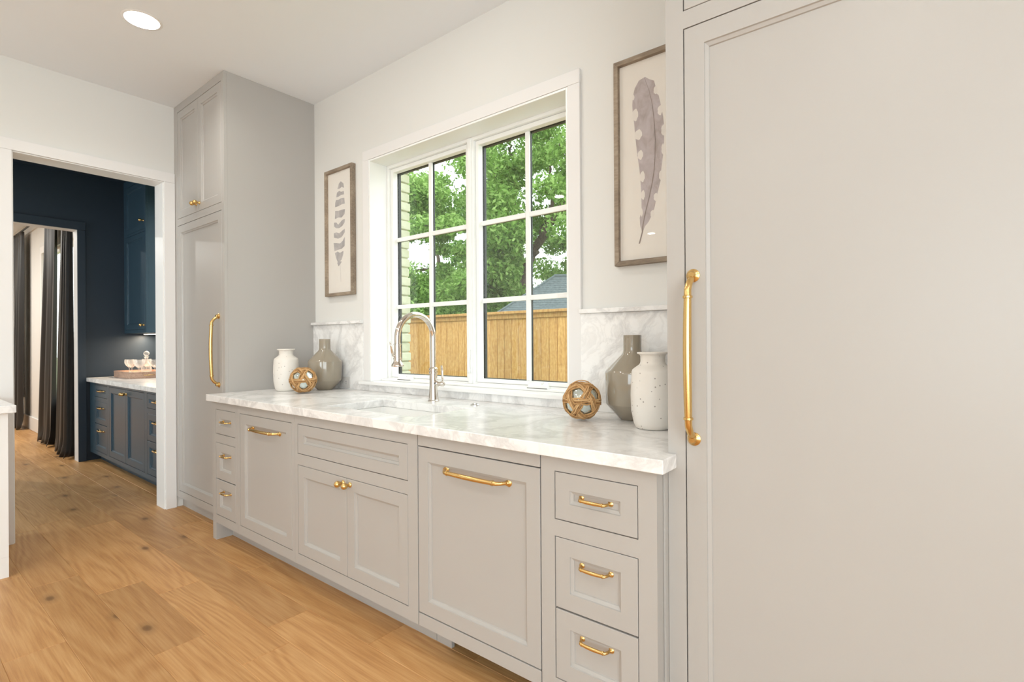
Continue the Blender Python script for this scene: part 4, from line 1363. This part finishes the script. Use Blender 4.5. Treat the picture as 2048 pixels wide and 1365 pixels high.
# neighbour's low hip-roofed building
A_ = outp(1110, 553, 22.0)
e1, e2 = RT, FW
hh = 2.75
pitch = 0.71
ze = A_.z - hh * pitch
A0 = Vector((A_.x, A_.y, 0))


def hp(a, b, z):
    q = A0 + e1 * a + e2 * b
    return (q.x, q.y, z)


hs = thing('house', hp(3, 0, -0.45), 'low neighbouring building with a grey shingled hip roof behind the fence', 'building')
Lr = 6.0
wall_ = MB()
wall_.add([hp(-hh + 0.3, -hh + 0.3, -0.45), hp(Lr + hh - 0.3, -hh + 0.3, -0.45), hp(Lr + hh - 0.3, hh - 0.3, -0.45), hp(-hh + 0.3, hh - 0.3, -0.45), hp(-hh + 0.3, -hh + 0.3, ze - 0.02), hp(Lr + hh - 0.3, -hh + 0.3, ze - 0.02), hp(Lr + hh - 0.3, hh - 0.3, ze - 0.02), hp(-hh + 0.3, hh - 0.3, ze - 0.02)], [(0, 3, 2, 1), (4, 5, 6, 7), (0, 1, 5, 4), (1, 2, 6, 5), (2, 3, 7, 6), (3, 0, 4, 7)])
wall_.build('wall', 'brick', hs)
rf = MB()
NC = 20
for k in range(NC):
    s0, s1 = hh * (1 - k / NC), hh * (1 - (k + 1) / NC)
    z0, z1 = ze + (hh - s0) * pitch, ze + (hh - s1) * pitch
    lip = 0.028
    lo = [hp(-s0, -s0, z0 + lip), hp(Lr + s0, -s0, z0 + lip), hp(Lr + s0, s0, z0 + lip), hp(-s0, s0, z0 + lip)]
    hi = [hp(-s1, -s1, z1 + 0.002), hp(Lr + s1, -s1, z1 + 0.002), hp(Lr + s1, s1, z1 + 0.002), hp(-s1, s1, z1 + 0.002)]
    dn = [hp(-s0, -s0, z0 - 0.005), hp(Lr + s0, -s0, z0 - 0.005), hp(Lr + s0, s0, z0 - 0.005), hp(-s0, s0, z0 - 0.005)]
    rf.add(lo + hi + dn, [(i, (i + 1) % 4, 4 + (i + 1) % 4, 4 + i) for i in range(4)] + [(8 + i, 8 + (i + 1) % 4, (i + 1) % 4, i) for i in range(4)])
rf.add([hp(-hh, -hh, ze - 0.01), hp(Lr + hh, -hh, ze - 0.01), hp(Lr + hh, hh, ze - 0.01), hp(-hh, hh, ze - 0.01)], [(0, 1, 2, 3)])
rf.build('roof', 'shingle', hs)
MB().tube([hp(-0.05, 0, A_.z + 0.03), hp(Lr + 0.05, 0, A_.z + 0.03)], 0.06, 6).build('ridge_cap', 'shingle', hs)
for sx, sy, x_ in ((-1, -1, 0), (1, -1, Lr)):
    MB().tube([hp(x_, 0, A_.z + 0.03), hp(x_ + sx * hh, sy * hh, ze + 0.03)], 0.05, 6).build('hip_cap', 'shingle', hs)


def leaves(centres, radii, per, size, mat, name, parent, o_):
    """many small leaf quads round a set of clump centres, one mesh"""
    P_ = []
    for c, r in zip(centres, radii):
        d = rng.normal(size=(per, 3))
        d /= np.linalg.norm(d, axis=1)[:, None]
        rad = r * rng.random(per) ** 0.45
        P_.append(np.array(c) + d * rad[:, None] * np.array([1, 1, 0.62]))
    P_ = np.concatenate(P_) - np.array(o_)
    n = len(P_)
    a = rng.normal(size=(n, 3))
    a /= np.linalg.norm(a, axis=1)[:, None]
    b = np.cross(a, rng.normal(size=(n, 3)))
    b /= np.linalg.norm(b, axis=1)[:, None]
    L_ = (size * rng.uniform(0.6, 1.25, n))[:, None]
    W_ = L_ * 0.42
    V_ = np.stack([P_ - a * L_, P_ - b * W_, P_ + a * L_, P_ + b * W_], 1).reshape(-1, 3)
    me = bpy.data.meshes.new(name)
    me.vertices.add(4 * n)
    me.vertices.foreach_set('co', V_.ravel())
    me.loops.add(4 * n)
    me.loops.foreach_set('vertex_index', np.arange(4 * n))
    me.polygons.add(n)
    me.polygons.foreach_set('loop_start', np.arange(0, 4 * n, 4))
    me.update(calc_edges=True)
    me.materials.append(MAT[mat])
    o = bpy.data.objects.new(name, me)
    COL.objects.link(o)
    o.parent = parent
    o['kind'] = 'stuff'
    return o


def limb(mb, p0, p1, r0, r1, seed, wob=0.25, n=9):
    r_ = random.Random(seed)
    pts, rad = [], []
    for i in range(n + 1):
        k = i / n
        p = Vector(p0).lerp(Vector(p1), k)
        if 0 < i < n:
            p += Vector((r_.uniform(-wob, wob), r_.uniform(-wob, wob), r_.uniform(-wob, wob) * 0.5)) * (0.6 if i < n else 0)
        pts.append(p)
        rad.append(r0 + (r1 - r0) * k)
    mb.tube(pts, rad, 8)


def tree(base, label, limbs, clumps, per, size, mat, trunk_r):
    t = thing('tree', tuple(base), label, 'tree', None)
    mb = MB()
    for i, (a, b, r0, r1) in enumerate(limbs):
        limb(mb, a, b, r0, r1, i * 7 + int(abs(base.x) * 10))
    mb.build('trunk', 'bark', t, smooth=True)
    leaves([c for c, r in clumps], [r for c, r in clumps], per, size, mat, 'crown', t, base)
    return t


def screen_clumps(n, u0, u1, v0, v1, w0, w1, r0, r1, seed, keep=lambda u, v: True):
    r_ = random.Random(seed)
    o = []
    while len(o) < n:
        u, v = r_.uniform(u0, u1), r_.uniform(v0, v1)
        if not keep(u, v):
            continue
        w = r_.uniform(w0, w1)
        o.append((tuple(outp(u, v, w)), r_.uniform(r0, r1)))
    return o


# big oak whose forking trunk stands beyond the low roof
W1 = 27.0
gb = outp(1046, 700, W1)
gb.z = -0.5
f1, f2, f3 = outp(1040, 560, W1), outp(1034, 470, W1), outp(1022, 430, W1)
limbs = [(gb, f1, 0.42, 0.34), (f1, f2, 0.30, 0.26), (f2, outp(1004, 390, W1 - 1), 0.22, 0.12), (f2, outp(1028, 330, W1), 0.2, 0.08), (outp(1004, 390, W1 - 1), outp(985, 330, W1 - 2), 0.12, 0.05), (f1, outp(1062, 510, W1 - 1), 0.26, 0.24), (outp(1062, 510, W1 - 1), outp(1096, 450, W1 - 2), 0.23, 0.2), (outp(1096, 450, W1 - 2), outp(1150, 380, W1 - 3), 0.2, 0.1), (outp(1096, 450, W1 - 2), outp(1100, 330, W1 - 2), 0.12, 0.05), (f2, outp(970, 455, W1 - 2), 0.09, 0.04), (outp(1028, 330, W1), outp(1010, 260, W1), 0.08, 0.03), (outp(1150, 380, W1 - 3), outp(1120, 280, W1 - 3), 0.07, 0.03)]
cl = screen_clumps(92, 940, 1230, 130, 470, W1 - 5, W1 + 4, 0.8, 1.5, 21)
cl += screen_clumps(26, 950, 1020, 470, 610, W1 - 4, W1 - 1, 0.7, 1.1, 22)
cl += screen_clumps(20, 1085, 1220, 440, 560, W1 + 1, W1 + 4, 0.6, 1.1, 23)
tree(gb, 'large leafy oak with a forked dark trunk beyond the shingled roof', limbs, cl, 560, 0.135, 'leaf', 0.4)
# second oak seen through the other sash, with open sky beside it
W2 = 22.0
gb2 = outp(700, 700, W2)
gb2.z = -0.5
t1, t2 = outp(720, 560, W2), outp(760, 470, W2)
limbs = [(gb2, t1, 0.36, 0.3), (t1, t2, 0.28, 0.2), (t2, outp(850, 450, W2 - 1), 0.16, 0.06), (t2, outp(800, 380, W2), 0.16, 0.07), (t1, outp(860, 540, W2 - 1), 0.14, 0.05), (outp(850, 450, W2 - 1), outp(905, 455, W2 - 1), 0.06, 0.03)]
gap = lambda u, v: not ((u > 872 and 395 > v > 300 and u - 872 > (v - 395) * -0.1 + 8) or (470 < v < 545 and 815 < u < 925))
cl = screen_clumps(74, 690, 905, 350, 475, W2 - 3, W2 + 3, 0.55, 1.0, 31, gap)
cl += screen_clumps(46, 690, 935, 545, 650, W2 - 3, W2 + 3, 0.6, 1.0, 32)
cl += screen_clumps(12, 800, 935, 330, 560, W2 - 2, W2 + 2, 0.25, 0.5, 33)
tree(gb2, 'leafy oak with open sky showing through beside the brick reveal', limbs, cl, 460, 0.105, 'leaf', 0.3)
# dense lower trees behind the fence
W3 = 32.0
gb3 = outp(880, 700, W3)
gb3.z = -0.5
limbs = [(gb3, outp(885, 560, W3), 0.3, 0.2), (outp(885, 560, W3), outp(870, 480, W3), 0.18, 0.05), (outp(885, 560, W3), outp(925, 500, W3), 0.14, 0.05)]
cl = screen_clumps(60, 760, 1060, 560, 670, W3 - 3, W3 + 3, 0.9, 1.5, 41)
cl += screen_clumps(20, 900, 1000, 400, 560, W3 - 2, W3 + 3, 0.8, 1.3, 42)
tree(gb3, 'dense dark green tree growing low behind the cedar fence', limbs, cl, 420, 0.15, 'leafdark', 0.3)

# a further tree past the other end of the low building
r4 = random.Random(51)
gb4 = Vector((3.2, 24.0, -0.5))
c4 = Vector((3.2, 24.0, 7.0))
limbs = [(gb4, Vector((3.3, 24.0, 4.0)), 0.4, 0.3)] + [(Vector((3.3, 24.0, 4.0)), c4 + Vector((math.cos(a) * 3, math.sin(a) * 3, r4.uniform(0, 3))), 0.2, 0.05) for a in (0.3, 1.6, 2.9, 4.2, 5.5)]
cl = []
while len(cl) < 70:
    d = Vector((r4.uniform(-1, 1), r4.uniform(-1, 1), r4.uniform(-1, 1)))
    if d.length < 1:
        cl.append((tuple(c4 + Vector((d.x * 5.0, d.y * 5.0, d.z * 4.2))), r4.uniform(0.9, 1.5)))
tree(gb4, 'rounded leafy tree past the far end of the low shingled building', limbs, cl, 420, 0.14, 'leafdark', 0.4)
